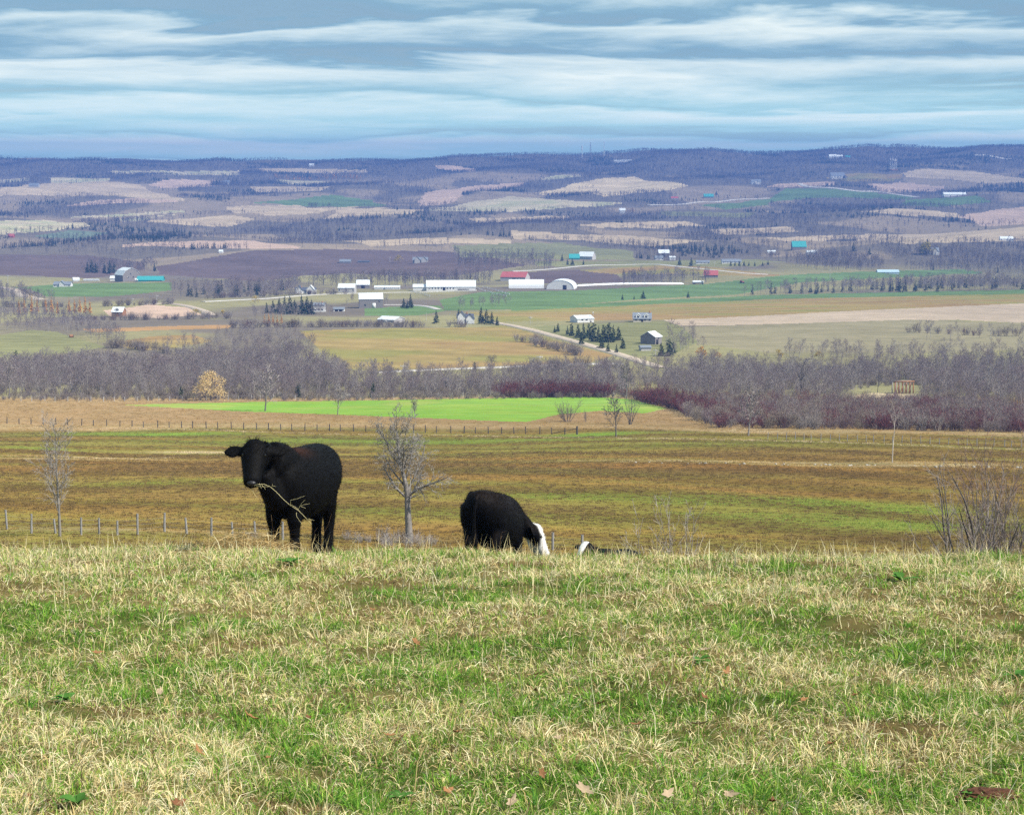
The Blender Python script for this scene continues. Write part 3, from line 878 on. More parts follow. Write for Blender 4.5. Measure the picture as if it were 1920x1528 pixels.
UN = pts_in([[(0,752),(640,752),(1180,746),(1180,738),(640,738),(0,742)]], 3.4)
bushes('grey_brushwood', 'low grey undergrowth at the foot of the wood behind the hay field', 'brushwood', UN, BUSHJ, 0.45, 0.9, 64)

# woods, hedges and thickets of the valley floor
VW = [[(-150,622),(0,612),(150,604),(215,628),(220,648),(120,624),(0,620)], [(-150,596),(0,590),(60,588),(150,598),(120,604),(-150,608)], [(420,560),(560,556),(560,548),(460,548)],
      [(470,600),(560,596),(640,592),(620,586),(480,592)], [(300,660),(400,640),(500,636),(560,640),(600,660),(560,668),(320,672)], [(160,628),(240,628),(240,640),(220,660),(190,650)],
      [(1240,650),(1315,640),(1330,662),(1260,668)], [(960,706),(1180,700),(1320,680),(1320,700),(1190,716),(960,716)], [(640,572),(700,566),(740,572),(700,578)], [(860,575),(960,566),(970,572),(860,582)],
      [(1560,656),(1600,664),(1920,660),(2000,664),(2000,690),(1750,700),(1600,690),(1500,680),(1450,668)], [(440,622),(560,622),(560,632),(420,634)]]
V1 = pts_in(VW, 8.5)
rs = np.random.RandomState(3)
scatter('bare_wood', 'patches of grey leafless trees between the farms on the valley floor', 'wood', V1, WOODJ, rs.uniform(.38, .72, len(V1)), 2)
VH = np.concatenate([along([(430,615),(540,614),(700,613),(790,614)], 1.6, 1.2), along([(850,613),(870,614)], 1.5, 1), along([(130,601),(300,600),(440,597)], 2.0, 2.0), along([(200,575),(330,570)], 2.0, 2.5), along([(980,640),(1040,655),(1090,668)], 3, 1.5),
                     along([(940,700),(1100,688),(1180,690)], 2.0, 2.0), along([(200,650),(330,664),(560,672)], 2.2, 3.0), along([(1690,622),(1850,630),(1910,630)], 4.0, 1.5), along([(390,560),(640,552)], 2.2, 3), along([(0,575),(140,577)], 2.0, 3.0)])
rs = np.random.RandomState(4)
scatter('hedgerow_bushes', 'grey brown bushes of the hedgerows on the valley floor', 'hedge', VH, BUSHJ + BUSHJ + REDBJ[3:], rs.uniform(.8, 1.9, len(VH)), 3)
MW = [[(1375,556),(1500,552),(1920,545),(2050,542),(2050,534),(1700,539),(1500,546)], [(320,556),(400,560),(480,554),(560,550),(560,541),(470,543),(322,550)]]
MP = pts_in(MW, 7.5); rs = np.random.RandomState(5)
scatter('mixed_wood', 'mixed belt of bare trees and dark conifers along the pasture', 'wood', MP, WOODJ + [FARCON[0], FARCON[1]], rs.uniform(.7, 1.15, len(MP)), 4)
VP = [[(1690,506),(1760,488),(1900,483),(2050,490),(2050,515),(1850,512)], [(1480,500),(1540,480),(1640,488),(1660,505),(1560,510)], [(860,503),(850,486),(1000,486),(1050,492),(1050,506)], [(1165,535),(1330,531),(1330,519),(1170,522)],
      [(480,540),(640,526),(780,522),(940,522),(930,534),(760,538),(640,538)], [(150,512),(230,512),(300,508),(290,498),(170,500)], [(1640,478),(1800,470),(1900,476),(1800,484),(1660,486)], [(0,548),(30,552),(120,572),(60,572),(-100,570)]]
V2 = pts_in(VP, 8.5); rs = np.random.RandomState(6)
scatter('bare_wood', 'violet grey leafless copses around the farmsteads', 'wood', V2, FAR + WOODJ[:3], rs.uniform(.65, 1.1, len(V2)), 5)

# the far hillside: woods wherever there is no field
def far_woods():
    rs = np.random.RandomState(11)
    n = 190000
    y = np.sqrt(rs.uniform(1980.0 ** 2, 5650.0 ** 2, n)); x = rs.uniform(-0.36, 0.36, n) * y
    k = np.ones(n, bool)
    for (lab, pal, pts), p in zip(FIELDS, POLYS):
        c = p.mean(0)
        k &= ~inside(p, x, y)
    d = fbm(x / 210, y / 260, 77, 3)
    open_ = sstep(0.52, 0.58, d) * (1 - sstep(4700, 5000, y))
    keep = k & (rs.uniform(0, 1, n) < (0.95 - 0.85 * open_)) & (rs.uniform(0, 1, n) < 0.55 + 0.45 * sstep(4000, 5200, y))
    keep &= ~((y < 2200) & (rs.uniform(0, 1, n) < 0.85))
    keep &= ~((y < 2350) & (rs.uniform(0, 1, n) < 0.4))
    p = np.column_stack([x, y, zt(x, y)])[keep]
    con = fbm(p[:, 0] / 120, p[:, 1] / 90, 91, 3) > 0.655
    s = rs.uniform(.5, .95, len(p)) * (0.8 + 0.5 * fbm(p[:, 0] / 90, p[:, 1] / 90, 5, 2))
    scatter('hillside_wood', 'violet grey leafless woods covering the far hillside up to the ridge', 'wood', p[~con], FAR, s[~con], 21)
    scatter('conifer_wood', 'dark green conifer plantations among the bare woods of the hillside', 'wood', p[con], FARCON, s[con] * 0.95, 22)
far_woods()
HL = [[(125,410),(215,406),(345,400)], [(200,417),(290,410),(440,403)], [(96,343),(207,343)], [(640,450),(780,446),(960,449)], [(700,464),(850,458)], [(840,470),(1000,487)], [(960,452),(1100,452),(1240,465)], [(1000,368),(1080,365),(1130,371),(1260,360)],
      [(1440,455),(1600,452),(1700,460)], [(1440,410),(1560,408),(1700,412),(1820,420)], [(1440,425),(1560,426),(1700,424)], [(1620,362),(1740,362)], [(800,388),(853,382)], [(1080,358),(1120,352)], [(1620,415),(1800,420),(1920,424)], [(0,445),(100,434)]]
hp = np.concatenate([along(l, 9.0, 4.0) for l in HL]); rs = np.random.RandomState(8)
scatter('tree_rows', 'rows of leafless trees between the fields of the far slope', 'trees', hp, FAR, rs.uniform(.6, 1.15, len(hp)), 23)
lp = np.concatenate([along([(505,336),(600,337),(680,337)], 9, 9), along([(505,333),(600,334),(680,335)], 9, 9)])
scatter('larch_row', 'belt of orange autumn larches below the ridge', 'trees', lp, [joined(*LARCH[0], 'far_larch'), joined(*LARCH[1], 'far_larch')], np.random.RandomState(9).uniform(.9, 1.4, len(lp)), 24)
# ------------------------------------------------------------------ single trees one can tell apart
RT = random.Random(5)
def mpp(p): return p.y / F
def lone(name, label, cat_, protos_h, px, py, hpx, rz=None, sz=None, group=None, depth=None):
    """protos_h = ((trunk, crown), height of the model)"""
    pr, h0 = protos_h
    P = G(px, py) if depth is None else at_depth_ground(px, depth)
    h = hpx * mpp(P)
    return put_tree(name, label, cat_, group, pr, P, h / h0, rz, RT, sz)
def at_depth_ground(px, d):
    x = (px - 960) / F * d * 1.008
    return Vector((x, d, float(zt(x, d))))

slender = tree_meshes(601, 10.0, 0.125, [dict(n=9, wob=.06, tip=.12, lean=.02), dict(m=26, n=4, t0=.22, ang=38, len=.38, fall=.45, up=.13, rad=.34, wob=.25), dict(m=8, n=3, t0=.15, ang=36, len=.45, rad=.5, up=.06, wob=.3), dict(m=6, n=1, t0=.15, ang=38, len=.5, rad=.55)],
                      (.24, .22, .20), (.32, .29, .27), 1, 0.013, 3)
oldtree = tree_meshes(609, 10.6, 0.34, [dict(n=9, wob=.14, tip=.16, lean=.03), dict(m=17, n=6, t0=.36, ang=40, len=.43, fall=.35, up=.10, rad=.44, wob=.34), dict(m=13, n=4, t0=.10, ang=46, len=.46, rad=.48, up=.03, wob=.42), dict(m=8, n=2, t0=.12, ang=42, len=.5, rad=.55, wob=.3), dict(m=4, n=1, t0=.2, ang=40, len=.5, rad=.6)],
                      (.22, .20, .185), (.27, .25, .23), 1, 0.013, 3)
birch = tree_meshes(611, 12.0, 0.11, [dict(n=8, wob=.06, tip=.3, lean=.02), dict(m=5, n=4, t0=.62, ang=32, len=.34, fall=.2, up=.1, rad=.6, wob=.2), dict(m=6, n=2, t0=.2, ang=36, len=.42, rad=.5, up=.05), dict(m=4, n=1, t0=.2, ang=36, len=.5, rad=.5)],
                    (.50, .45, .40), (.34, .29, .26), 1, 0.02, 3)
def field_tree(seed, twig, bark=(.20,.18,.16), ang=44, m=13):
    return tree_meshes(seed, 10.0, 0.17, [dict(n=6, wob=.1, tip=.15), dict(m=m, n=4, t0=.22, ang=ang, len=.5, fall=.5, up=.09, rad=.42, wob=.25), dict(m=8, n=2, t0=.15, ang=42, len=.44, rad=.5, up=.05, wob=.3), dict(m=6, n=1, t0=.15, ang=40, len=.5, rad=.55)], bark, twig, 1, 0.045, 2)
def multi(seed, H, m, sp, bark, twig, r=0.05, wmin=0.0065):
    return tree_meshes(seed, H, r, [dict(m=m, n=6, wob=.22, tip=.2, spread=sp, foot=.45, up=.03), dict(m=10, n=3, t0=.25, ang=26, len=.34, fall=.4, rad=.5, up=.05, wob=.25), dict(m=7, n=1, t0=.15, ang=34, len=.42, rad=.5)], bark, twig, 0, wmin, 2)

lone('bare_tree', 'slender leafless tree beside the wooden post fence', 'tree', (slender, 10.0), 112, 1006, 248, 1.0)
lone('bare_tree', 'thick gnarled leafless tree with spreading dead limbs between the cows', 'tree', (oldtree, 10.6), 768, 1018, 275, 2.1)
lone('birch_tree', 'pale thin birch with forked top standing on the meadow bank', 'tree', (birch, 12.0), 1673, 868, 122, 0.4)
lone('bare_tree', 'broad bare tree at the left end of the bright green field', 'tree', (field_tree(621, (.36,.31,.29)), 10.0), 497, 771, 92)
lone('bare_tree', 'small upright bare tree standing alone in the bright green field', 'tree', (field_tree(622, (.36,.32,.29), ang=36), 10.0), 633, 778, 62)
lone('bare_tree', 'bare tree behind the top of the gnarled tree at the green field edge', 'tree', (field_tree(623, (.22,.20,.185), ang=30), 10.0), 778, 786, 52)
lone('bare_tree', 'leaning dark bare tree at the gap in the wire fence', 'tree', (field_tree(624, (.16,.145,.13), (.15,.135,.125), ang=38), 10.0), 1155, 819, 90)
lone('bare_tree', 'clump of dark bare stems on the brown corner of the green field', 'tree', (multi(625, 9.0, 7, .35, (.13,.12,.11), (.17,.155,.145), .12, .018), 9.0), 1182, 796, 70)
lone('bare_shrub', 'round bare shrub beside the brown corner of the green field', 'shrub', (multi(626, 4.0, 18, .8, (.17,.14,.12), (.20,.165,.14), .05, .014), 4.0), 1064, 791, 42)
lone('bare_shrub', 'little bare sapling right of the round bare shrub', 'shrub', (multi(627, 4.0, 5, .3, (.17,.15,.13), (.19,.165,.15), .05, .014), 4.0), 1098, 791, 26)
lone('bare_tree', 'pale feathery bare tree rising in front of the red brown thicket', 'tree', (field_tree(628, (.30,.26,.24), (.27,.24,.22), ang=36, m=16), 10.0), 1403, 817, 104)
lone('bare_tree', 'pale leafless tree at the far end of the ploughed strip by the wood', 'tree', (field_tree(629, (.30,.26,.24), ang=34), 10.0), 18, 748, 82)
lone('bare_tree', 'tall dark stemmed leafless tree above the brushwood slope', 'tree', (field_tree(630, (.19,.17,.16), (.14,.125,.12), ang=30), 10.0), 1502, 752, 82)
lone('bare_tree', 'dark broken old tree in the clearing beside the timber frame', 'tree', (field_tree(631, (.14,.12,.11), (.10,.09,.085), ang=55), 10.0), 1645, 736, 40)
lone('bare_tree', 'grey leafless tree above the red dogwood thicket', 'tree', (field_tree(632, (.22,.19,.175), ang=36), 10.0), 1175, 748, 78)
# near thicket at the right: rooted on the slope below the knoll
TH = ['leaning many stemmed leafless thicket tree below the knoll, its stems fanning outwards', 'tall dark stemmed leafless thicket tree, thickest of the thicket below the knoll', 'reddish twigged bushy top thicket tree at the back of the thicket']
for (px, d, h, sd, m, sp, bk, tw, lab, r) in [(1812, 60, 5.0, 641, 8, .95, (.13,.115,.11), (.25,.215,.20), TH[0], .06), (1880, 58, 5.5, 642, 9, .55, (.10,.09,.085), (.24,.20,.185), TH[1], .07), (1860, 75, 7.3, 643, 14, .22, (.16,.125,.12), (.20,.135,.125), TH[2], .032)]:
    put_tree('thicket_tree', lab, 'tree', 'leafless thicket below the knoll', (multi(sd, h, m, sp, bk, tw, r)), at_depth_ground(px, d), 1.0, 0.7, RT)
put_tree('thicket_tree', 'spreading leafless thicket tree behind the tall dark one', 'tree', 'leafless thicket below the knoll', multi(647, 5.0, 9, .45, (.12,.10,.095), (.21,.175,.16), .042), at_depth_ground(1915, 62), 1.0, 2.7, RT)
put_tree('thicket_tree', 'thin leafless twiggy sapling between the resting cow and the thicket', 'tree', 'leafless thicket below the knoll', multi(645, 3.9, 9, .40, (.28,.245,.22), (.34,.30,.27), .03, .007), at_depth_ground(1262, 60), 1.0, 0.3, RT)
put_tree('thicket_tree', 'low grey leafless shoots left of the leaning thicket tree', 'tree', 'leafless thicket below the knoll', multi(646, 2.4, 9, .6, (.20,.17,.15), (.24,.2,.18), .02, .003), at_depth_ground(1790, 52), 1.0, 0.3, RT)

# grey weeds round the foot of the gnarled tree and behind the standing cow
wp = np.concatenate([pts_in([[(640,1012),(860,1012),(850,1026),(650,1026)]], 1.9), pts_in([[(440,1008),(500,1008),(500,1020),(440,1020)]], 2.0)])
scatter('grey_weeds', 'grey dry weeds at the foot of the gnarled tree', 'weeds', wp, [joined(*tree_meshes(650 + i, 1.6, .012, bush_spec(18, .4), (.28,.25,.24), (.36,.32,.31), 0, .008, 1), 'weed_shoots') for i in range(3)], np.random.RandomState(2).uniform(.3, 1.15, len(wp)), 31)

# golden willow and other leafed trees
def leafy(seed, H, clumps, n, size, c0, c1, bark=(.16,.13,.10)):
    tr, _ = tree_meshes(seed, H * .8, H * .028, [dict(n=4, wob=.1, tip=.3), dict(m=9, n=3, t0=.2, ang=42, len=.55, up=.08, rad=.5), dict(m=4, n=1, t0=.3, ang=40, len=.4, rad=.5)], bark, bark, 1, .02, 2)
    rs = np.random.RandomState(seed)
    ce = []
    for i in range(clumps):
        a = rs.uniform(0, 6.28); t = rs.uniform(.25, .95); r = H * .66 * math.sin(math.pi * min(1, .28 + t * .72)) * rs.uniform(.35, 1)
        s = H * rs.uniform(.09, .17)
        ce.append((math.cos(a) * r, math.sin(a) * r, H * t * .9, s * 1.2, s * 1.2, s))
    v, f, c = leaf_cloud(seed, n, ce, size, c0, c1, 0.8)
    return tr, mesh_np('crown', v, f, M['leaf'], c)
lone('willow_tree', 'golden willow glowing at the edge of the grey wood', 'tree', (leafy(701, 8.0, 46, 3600, .22, (.60,.42,.19), (.80,.60,.31)), 8.0), 395, 752, 62, 0.5)
lone('willow_tree', 'big yellow green willow over the far grey house', 'tree', (leafy(702, 10.0, 34, 900, .7, (.30,.24,.05), (.42,.34,.08)), 10.0), 1738, 479, 28, 0.5)
for px, py, h, lab in [(56, 562, 14, 'yellow green bush beside the bend of the left road'), (368, 594, 18, 'yellowing bush beside the curved ploughed field'), (418, 594, 14, 'small yellowing bush by the road to the farms'),
                       (478, 568, 14, 'yellow willow bush on the drive to the white farm'), (1316, 670, 22, 'orange leaved sapling at the wood edge'), (1460, 672, 18, 'yellow bush at the edge of the grey mown field'), (1535, 674, 18, 'olive yellow bush at the edge of the grey mown field'),
                       (1345, 672, 14, 'small orange bush beside the orange sapling'), (748, 493, 16, 'tan leaved tree beside the gabled far house'), (1185, 400, 10, 'rusty leaved tree by the small white hill house')]:
    lone('yellow_bush', lab, 'bush', (leafy(710 + px, 4.0, 18, 260, .34, (.40,.28,.05), (.52,.40,.10)) if 'orange' not in lab and 'rust' not in lab else leafy(710 + px, 4.0, 18, 260, .34, (.48,.24,.05), (.55,.32,.10)), 4.0), px, py, h)
# orange larches
for i, (px, py, h) in enumerate([(36,590,30),(46,589,32),(60,589,34),(70,588,31),(86,589,31),(97,589,34),(108,590,28),(130,588,31),(140,589,29),(150,589,33),(160,590,36),(169,590,31)]):
    lone('larch_tree', 'orange autumn larch rising from the grey copse behind the white roofed cabin', 'tree', (LARCH[i % 2], 10.0), px, py, h, group='orange larches by the copse')
for i, (px, py, h) in enumerate([(496,608,20),(504,608,22),(512,607,20),(520,608,19),(528,608,21)]):
    lone('larch_tree', 'orange autumn larch in front of the dark spruce row by the farm', 'tree', (LARCH[i % 2], 10.0), px, py, h, group='orange larches by the farm')
# conifers
CON = [('dark spruce of the windbreak beside the white two storey house', [(500,588,22),(512,588,26),(524,588,30),(534,588,34),(544,589,36),(553,588,28),(566,590,38),(576,590,36),(584,590,30)]),
       ('dark spruce beside the old grey barn', [(686,577,26),(694,577,22),(757,578,20),(770,578,28),(764,579,16)]),
       ('dark spruce sheltering the white gabled farmhouse', [(902,608,34),(912,608,30),(922,609,26),(932,611,20),(818,607,26),(860,592,14)]),
       ('evergreen around the pond farm by the gravel road', [(1064,628,18),(1072,630,24),(1084,634,26),(1094,638,34),(1104,634,28),(1112,640,36),(1122,640,30),(1132,642,34),(1142,642,38),(1150,640,32),(1160,638,26),(1046,622,16),(1040,624,14),(1128,654,24),(1168,654,22),(1156,662,18),(1140,660,18),(1090,646,20)]),
       ('lone small conifer in the green pasture', [(1167,563,12),(1189,562,8),(1206,561,17),(1290,559,14)]),
       ('conifer of the row by the far red roofed barn', [(1274,498,18),(1296,500,18),(1370,499,10),(1378,499,10),(1386,499,11),(1395,499,10),(1404,499,9),(1415,499,9),(1430,499,9),(1440,497,10)]),
       ('small conifer by the teal roofed barn', [(1054,490,14),(1064,497,12),(1073,498,14),(1094,497,11)]),
       ('tall conifer behind the grey gambrel barn', [(164,512,22),(172,512,26),(180,512,20),(196,513,22),(206,514,26),(214,512,20),(290,509,16)]),
       ('dark conifer by the hill farm below the ridge', [(400,347,12),(406,348,14),(412,347,10),(437,345,12),(444,345,10)]),
       ('dark conifer on the right end of the far slope', [(1893,353,12),(1909,355,17),(1916,355,15),(1801,366,9),(1806,366,8)]),
       ('lone dark conifer on the far slope', [(770,393,9),(745,394,8),(1343,366,9),(1738,478,30),(1600,472,18),(1630,478,14)]),
       ('small dark evergreen standing out of the bare wood', [(1833,736,30),(30,676,20),(890,694,16),(835,735,24),(700,745,28),(560,745,26),(340,748,24),(1255,668,34),(1240,668,26),(1262,662,22)])]
for lab, L in CON:
    for i, (px, py, h) in enumerate(L):
        ced = ('pond' in lab and i % 3) or 'evergreen standing' in lab
        lone('conifer_tree', lab, 'conifer', (CEDAR[i % 2], 6.0) if ced else (SPRUCE[i % 3], 9.0), px, py, h, group='conifers: ' + lab)
# trees standing in the mown field on the right
for i, (px, py, h) in enumerate([(1724,625,26),(1738,638,40),(1744,636,38),(1782,640,34),(1797,638,36),(1836,634,30),(1858,634,32),(1898,632,28),(1918,632,30),(1300,640,40),(1276,655,48),(1262,650,56),(1290,655,44)]):
    lone('bare_tree', 'thin leafless tree in the row across the grey mown field' if px > 1500 else 'tall leafless tree over the grey barn by the gravel road', 'tree', (WOOD[i % 8], 12.0), px, py, h, group='trees by the mown field')
# ------------------------------------------------------------------ roads
def solid(name, c, rough=0.8, grain=0.15, scale=1.5, spec=0.2, metallic=0.0):
    m = bpy.data.materials.new(name); m.use_nodes = True
    g = NT(m.node_tree)
    out = g.n('ShaderNodeOutputMaterial'); b = g.n('ShaderNodeBsdfPrincipled')
    tc = g.n('ShaderNodeTexCoord')
    n = g.noise(tc.outputs['Object'], scale, 5, 0.6)
    lo = tuple(x * (1 - grain) for x in c); hi = tuple(min(1, x * (1 + grain)) for x in c)
    g.l(g.ramp(n, [(0.3, lo), (0.7, hi)]), b.inputs['Base Color'])
    b.inputs['Roughness'].default_value = rough; b.inputs['Specular IOR Level'].default_value = spec; b.inputs['Metallic'].default_value = metallic
    g.l(b.outputs[0], out.inputs[0])
    return m
M['gravel'] = solid('gravel', (.46, .37, .28), .95, .25, .4)
M['pale_road'] = solid('pale_road', (.52, .48, .43), .95, .2, .3)
M['white'] = solid('white_paint', (.70, .69, .67), .7, .14)
M['metalroof'] = solid('white_metal_roof', (.70, .72, .73), .5, .16, 1.0, .4)
M['greyroof'] = solid('grey_shingle', (.20, .22, .25), .8, .15)
M['darkroof'] = solid('dark_shingle', (.09, .10, .13), .8, .15)
M['redroof'] = solid('red_metal_roof', (.40, .105, .10), .7, .25)
M['tealroof'] = solid('teal_metal_roof', (.05, .33, .33), .6, .25)
M['greywood'] = solid('weathered_boards', (.23, .21, .20), .9, .3, 3.0)
M['palewood'] = solid('pale_boards', (.46, .44, .42), .9, .2, 3.0)
M['beige'] = solid('beige_siding', (.55, .49, .40), .8, .1)
M['brownlog'] = solid('brown_logs', (.30, .15, .07), .85, .2)
M['glass'] = solid('dark_window', (.035, .045, .06), .15, .2, 2.0, .5)
M['darkdoor'] = solid('dark_opening', (.03, .03, .035), .9, .2)
M['plastic'] = solid('white_film', (.78, .79, .80), .45, .06, 1.0, .4)
M['post'] = solid('grey_post', (.26, .25, .245), .9, .3, 6.0)
M['wire'] = solid('fence_wire', (.30, .30, .31), .6, .1, 5.0, .4)
M['paleblue'] = solid('pale_blue_sheet', (.42, .55, .62), .5, .1)

def ribbon(name, label, line, width, mat, cat_='road', lift=0.22, sub=8):
    w = [G(*p) for p in line]
    pts = []
    for i in range(len(w) - 1):                                # Catmull-Rom through the traced spots
        a, b, c, d = w[max(i - 1, 0)], w[i], w[i + 1], w[min(i + 2, len(w) - 1)]
        for j in range(sub):
            t = j / sub
            pts.append(0.5 * ((2 * b) + (c - a) * t + (2 * a - 5 * b + 4 * c - d) * t * t + (3 * b - a - 3 * c + d) * t ** 3))
    pts.append(w[-1])
    v, f = [], []
    for i, p in enumerate(pts):
        q0, q1 = pts[max(i - 1, 0)], pts[min(i + 1, len(pts) - 1)]
        d = Vector((q1.x - q0.x, q1.y - q0.y, 0)).normalized(); n = Vector((-d.y, d.x, 0))
        for k, (s, dz) in enumerate(((-.5, -0.5), (-.46, 0), (0, .06), (.46, 0), (.5, -0.5))):
            x, y = p.x + n.x * s * width, p.y + n.y * s * width
            v.append((x, y, float(zt(x, y)) + lift + dz))
        if i:
            o = (i - 1) * 5
            for k in range(4): f.append((o + k, o + k + 1, o + 6 + k, o + 5 + k))
    me = mesh_np(name, np.array(v), np.array(f), mat, None, True)
    return tag(link(name, me), label, cat_, None, 'structure')
ribbon('road', 'straight tan gravel road running down past the pond farm', [(925,605),(960,611),(1030,628),(1100,647),(1170,668),(1240,690)], 6.5, M['gravel'])
ribbon('road', 'pale crossroad in front of the grey wood', [(700,699),(800,694),(960,688),(1060,684),(1165,682)], 7, M['pale_road'])
ribbon('road', 'pale road at the left edge of the valley', [(-30,535),(5,540),(40,552),(80,563)], 10, M['gravel'])
ribbon('road', 'curved lane beside the ploughed field', [(265,572),(310,569),(350,574),(380,583),(396,592)], 7, M['gravel'])
ribbon('road', 'white lane leading to the white farm', [(380,566),(440,563),(500,560),(560,555),(640,551),(720,549),(800,548)], 7, M['pale_road'])
ribbon('road', 'thin pale road in front of the far barns', [(960,509),(1060,502),(1150,497),(1230,496),(1300,503),(1380,511),(1440,515)], 7, M['pale_road'])
ribbon('road', 'pale road climbing along the green hill strip', [(1215,385),(1290,382),(1360,377),(1440,372)], 13, M['pale_road'], lift=.6)
ribbon('road', 'pale winding road on the far slope', [(1500,345),(1512,350),(1560,353),(1610,359),(1660,362),(1722,370)], 13, M['pale_road'], lift=.6)
ribbon('road', 'white road near the ridge', [(1828,292),(1850,292),(1870,296),(1895,300)], 14, M['pale_road'], lift=1)
ribbon('road', 'farm drive beside the spruce trees', [(720,572),(760,572),(800,575),(822,581)], 5, M['pale_road'])

# ------------------------------------------------------------------ buildings
def boxv(x0, x1, y0, y1, z0, z1):
    v = [(x, y, z) for z in (z0, z1) for y in (y0, y1) for x in (x0, x1)]
    f = [(0, 2, 3, 1), (4, 5, 7, 6), (0, 1, 5, 4), (2, 6, 7, 3), (0, 4, 6, 2), (1, 3, 7, 5)]
    return np.array(v, float), np.array(f)
def part(name, geo, mat, parent, smooth=False):
    v, f = geo
    return link(name, mesh_np(name, v, f, mat, None, smooth), parent)
def mixed(name, verts, faces, mat, parent):
    me = bpy.data.meshes.new(name); me.from_pydata(verts, [], faces); me.materials.append(mat); me.update()
    return link(name, me, parent)
def gable_block(root, W, D, h, r, wall, roof, x=0.0, y=0.0, turned=False, over=0.35, th=0.22, z0=-1.5, rname='roof', gambrel=False):
    """walls with gable ends and a roof whose ridge runs along x (along y when turned)"""
    def T(px, py, pz): return (x - py, y + px, pz) if turned else (x + px, y + py, pz)
    a, b = W / 2, D / 2
    if gambrel:
        prof_ = [(-b, h), (-b * .68, h + r * .62), (0, h + r), (b * .68, h + r * .62), (b, h)]
    else:
        prof_ = [(-b, h), (0, h + r), (b, h)]
    sec = [(-b, z0)] + prof_ + [(b, z0)]
    n = len(sec)
    V = [T(-a, p, q) for p, q in sec] + [T(a, p, q) for p, q in sec]
    Fs = [tuple(range(n - 1, -1, -1)), tuple(range(n, 2 * n))] + [(i, i + 1, n + i + 1, n + i) for i in (0, n - 2)]
    wl = mixed('wall', V, Fs, wall, root)
    sl = r / b
    ext = [(prof_[0][0] - over, prof_[0][1] - over * sl)] + prof_[1:-1] + [(prof_[-1][0] + over, prof_[-1][1] - over * sl)]
    lo = [(p, q + .02) for p, q in ext]; hi = [(p, q + th) for p, q in ext]
    ring = lo + hi[::-1]; m = len(ring); k = len(ext)
    V = [T(-a - over, p, q) for p, q in ring] + [T(a + over, p, q) for p, q in ring]
    Fs = [(i, (i + 1) % m, m + (i + 1) % m, m + i) for i in range(m)]
    for s in (0, m):
        for i in range(k - 1): Fs.append((s + i, s + i + 1, s + m - 2 - i, s + m - 1 - i))
    rf = mixed(rname, V, Fs, roof, root)
    return wl, rf
def opening(root, kind, mat, u, z, w, h, W, D, side='front', frame=True):
    """window or door set proud on a wall; u is 0..1 along the wall"""
    e = 0.05
    if side == 'front': x = -W / 2 + u * W; geo = boxv(x - w / 2, x + w / 2, -D / 2 - e, -D / 2 + .05, z, z + h)
    elif side == 'right': x = -D / 2 + u * D; geo = boxv(W / 2 - .05, W / 2 + e, x - w / 2, x + w / 2, z, z + h)
    else: x = D / 2 - u * D; geo = boxv(-W / 2 - e, -W / 2 + .05, x - w / 2, x + w / 2, z, z + h)
    return part(kind, geo, mat, root)
def building(name, label, cat_, px, py, wpx, wallpx, roofpx, D, wall, roof, rot=0.0, turned=False, wins=(), doors=(), chimney=None, group='farm buildings of the valley', wings=(), gambrel=False, dormers=()):
    """px, py: middle of the foot of the front wall; sizes across and up in picture pixels, turned into metres there"""
    P = G(px, py); k = mpp(P)
    W, h, r = wpx * k, wallpx * k, roofpx * k
    e = empty(name, P + Vector((0, D / 2, 0)), R(rot)); tag(e, label, cat_, group)
    if turned: wl, rf = gable_block(e, D, W, h, r, M[wall], M[roof], turned=True, gambrel=gambrel)
    else: wl, rf = gable_block(e, W, D, h, r, M[wall], M[roof], gambrel=gambrel)
    for (u, z, w, hh, *sd) in wins: opening(e, 'window', M['glass'], u, z, w, hh, W, D, *(sd[:1] or ['front']))
    for (u, w, hh, mat, *sd) in doors: opening(e, 'door', M[mat], u, -.1, w, hh, W, D, *(sd[:1] or ['front']))
    if chimney is not None:
        cx = (chimney - .5) * W
        part('chimney', boxv(cx - .4, cx + .4, -.4, .4, h + r * .55, h + r + 1.1), M['brownlog'], rf)
    for (wx, wy, ww, wd, wh, wr, trn, wm, rm) in wings:
        gable_block(e, ww, wd, wh, wr, M[wm], M[rm], wx * W, wy, trn, rname='roof')
    for u in dormers:
        cx = (u - .5) * W
        gable_block(e, D * .45, 2.6, h + r * .62, r * .28, M['white'], M['white'], cx, -D * .22, True, .15, .12, h + r * .1, 'dormer')
        part('window', boxv(cx - .6, cx + .6, -D * .22 - D * .225 - .06, -D * .22 - D * .225 + .02, h + r * .25, h + r * .58), M['glass'], e)
    return e
row = lambda n, z, w, h, a=.08, b=.92: [(a + (b - a) * i / max(1, n - 1), z, w, h) for i in range(n)]
building('barn', 'long white dairy barn with white metal roof and a low annex', 'barn', 845, 545, 92, 7, 11, 15, 'white', 'metalroof', 2, wins=row(9, 1.3, 1.0, 1.0, .06, .55), doors=[(.36, 2.2, 2.8, 'darkdoor'), (.75, 9, 1.3, 'darkdoor')], wings=[(-.62, 0, 12, 9, 2.6, 2.0, False, 'white', 'metalroof')])
building('barn', 'whitish barn with white roof left of the dark walled barn', 'barn', 650, 549, 31, 9, 7, 11, 'palewood', 'metalroof', -4, wins=row(3, 1.5, .9, 1.0))
building('barn', 'dark walled barn with white roof and a thin silo cap', 'barn', 680, 541, 24, 7, 8, 10, 'greywood', 'metalroof', 4, doors=[(.5, 3, 2.6, 'darkdoor')])
building('barn', 'old weathered grey barn with white metal roof and a white door', 'barn', 694, 578, 44, 17, 10, 12, 'greywood', 'metalroof', 6, doors=[(.62, 2.4, 3.4, 'white')], wins=[(.25, 1.5, 1.0, 1.2), (.85, 4, .9, .9)], gambrel=True)
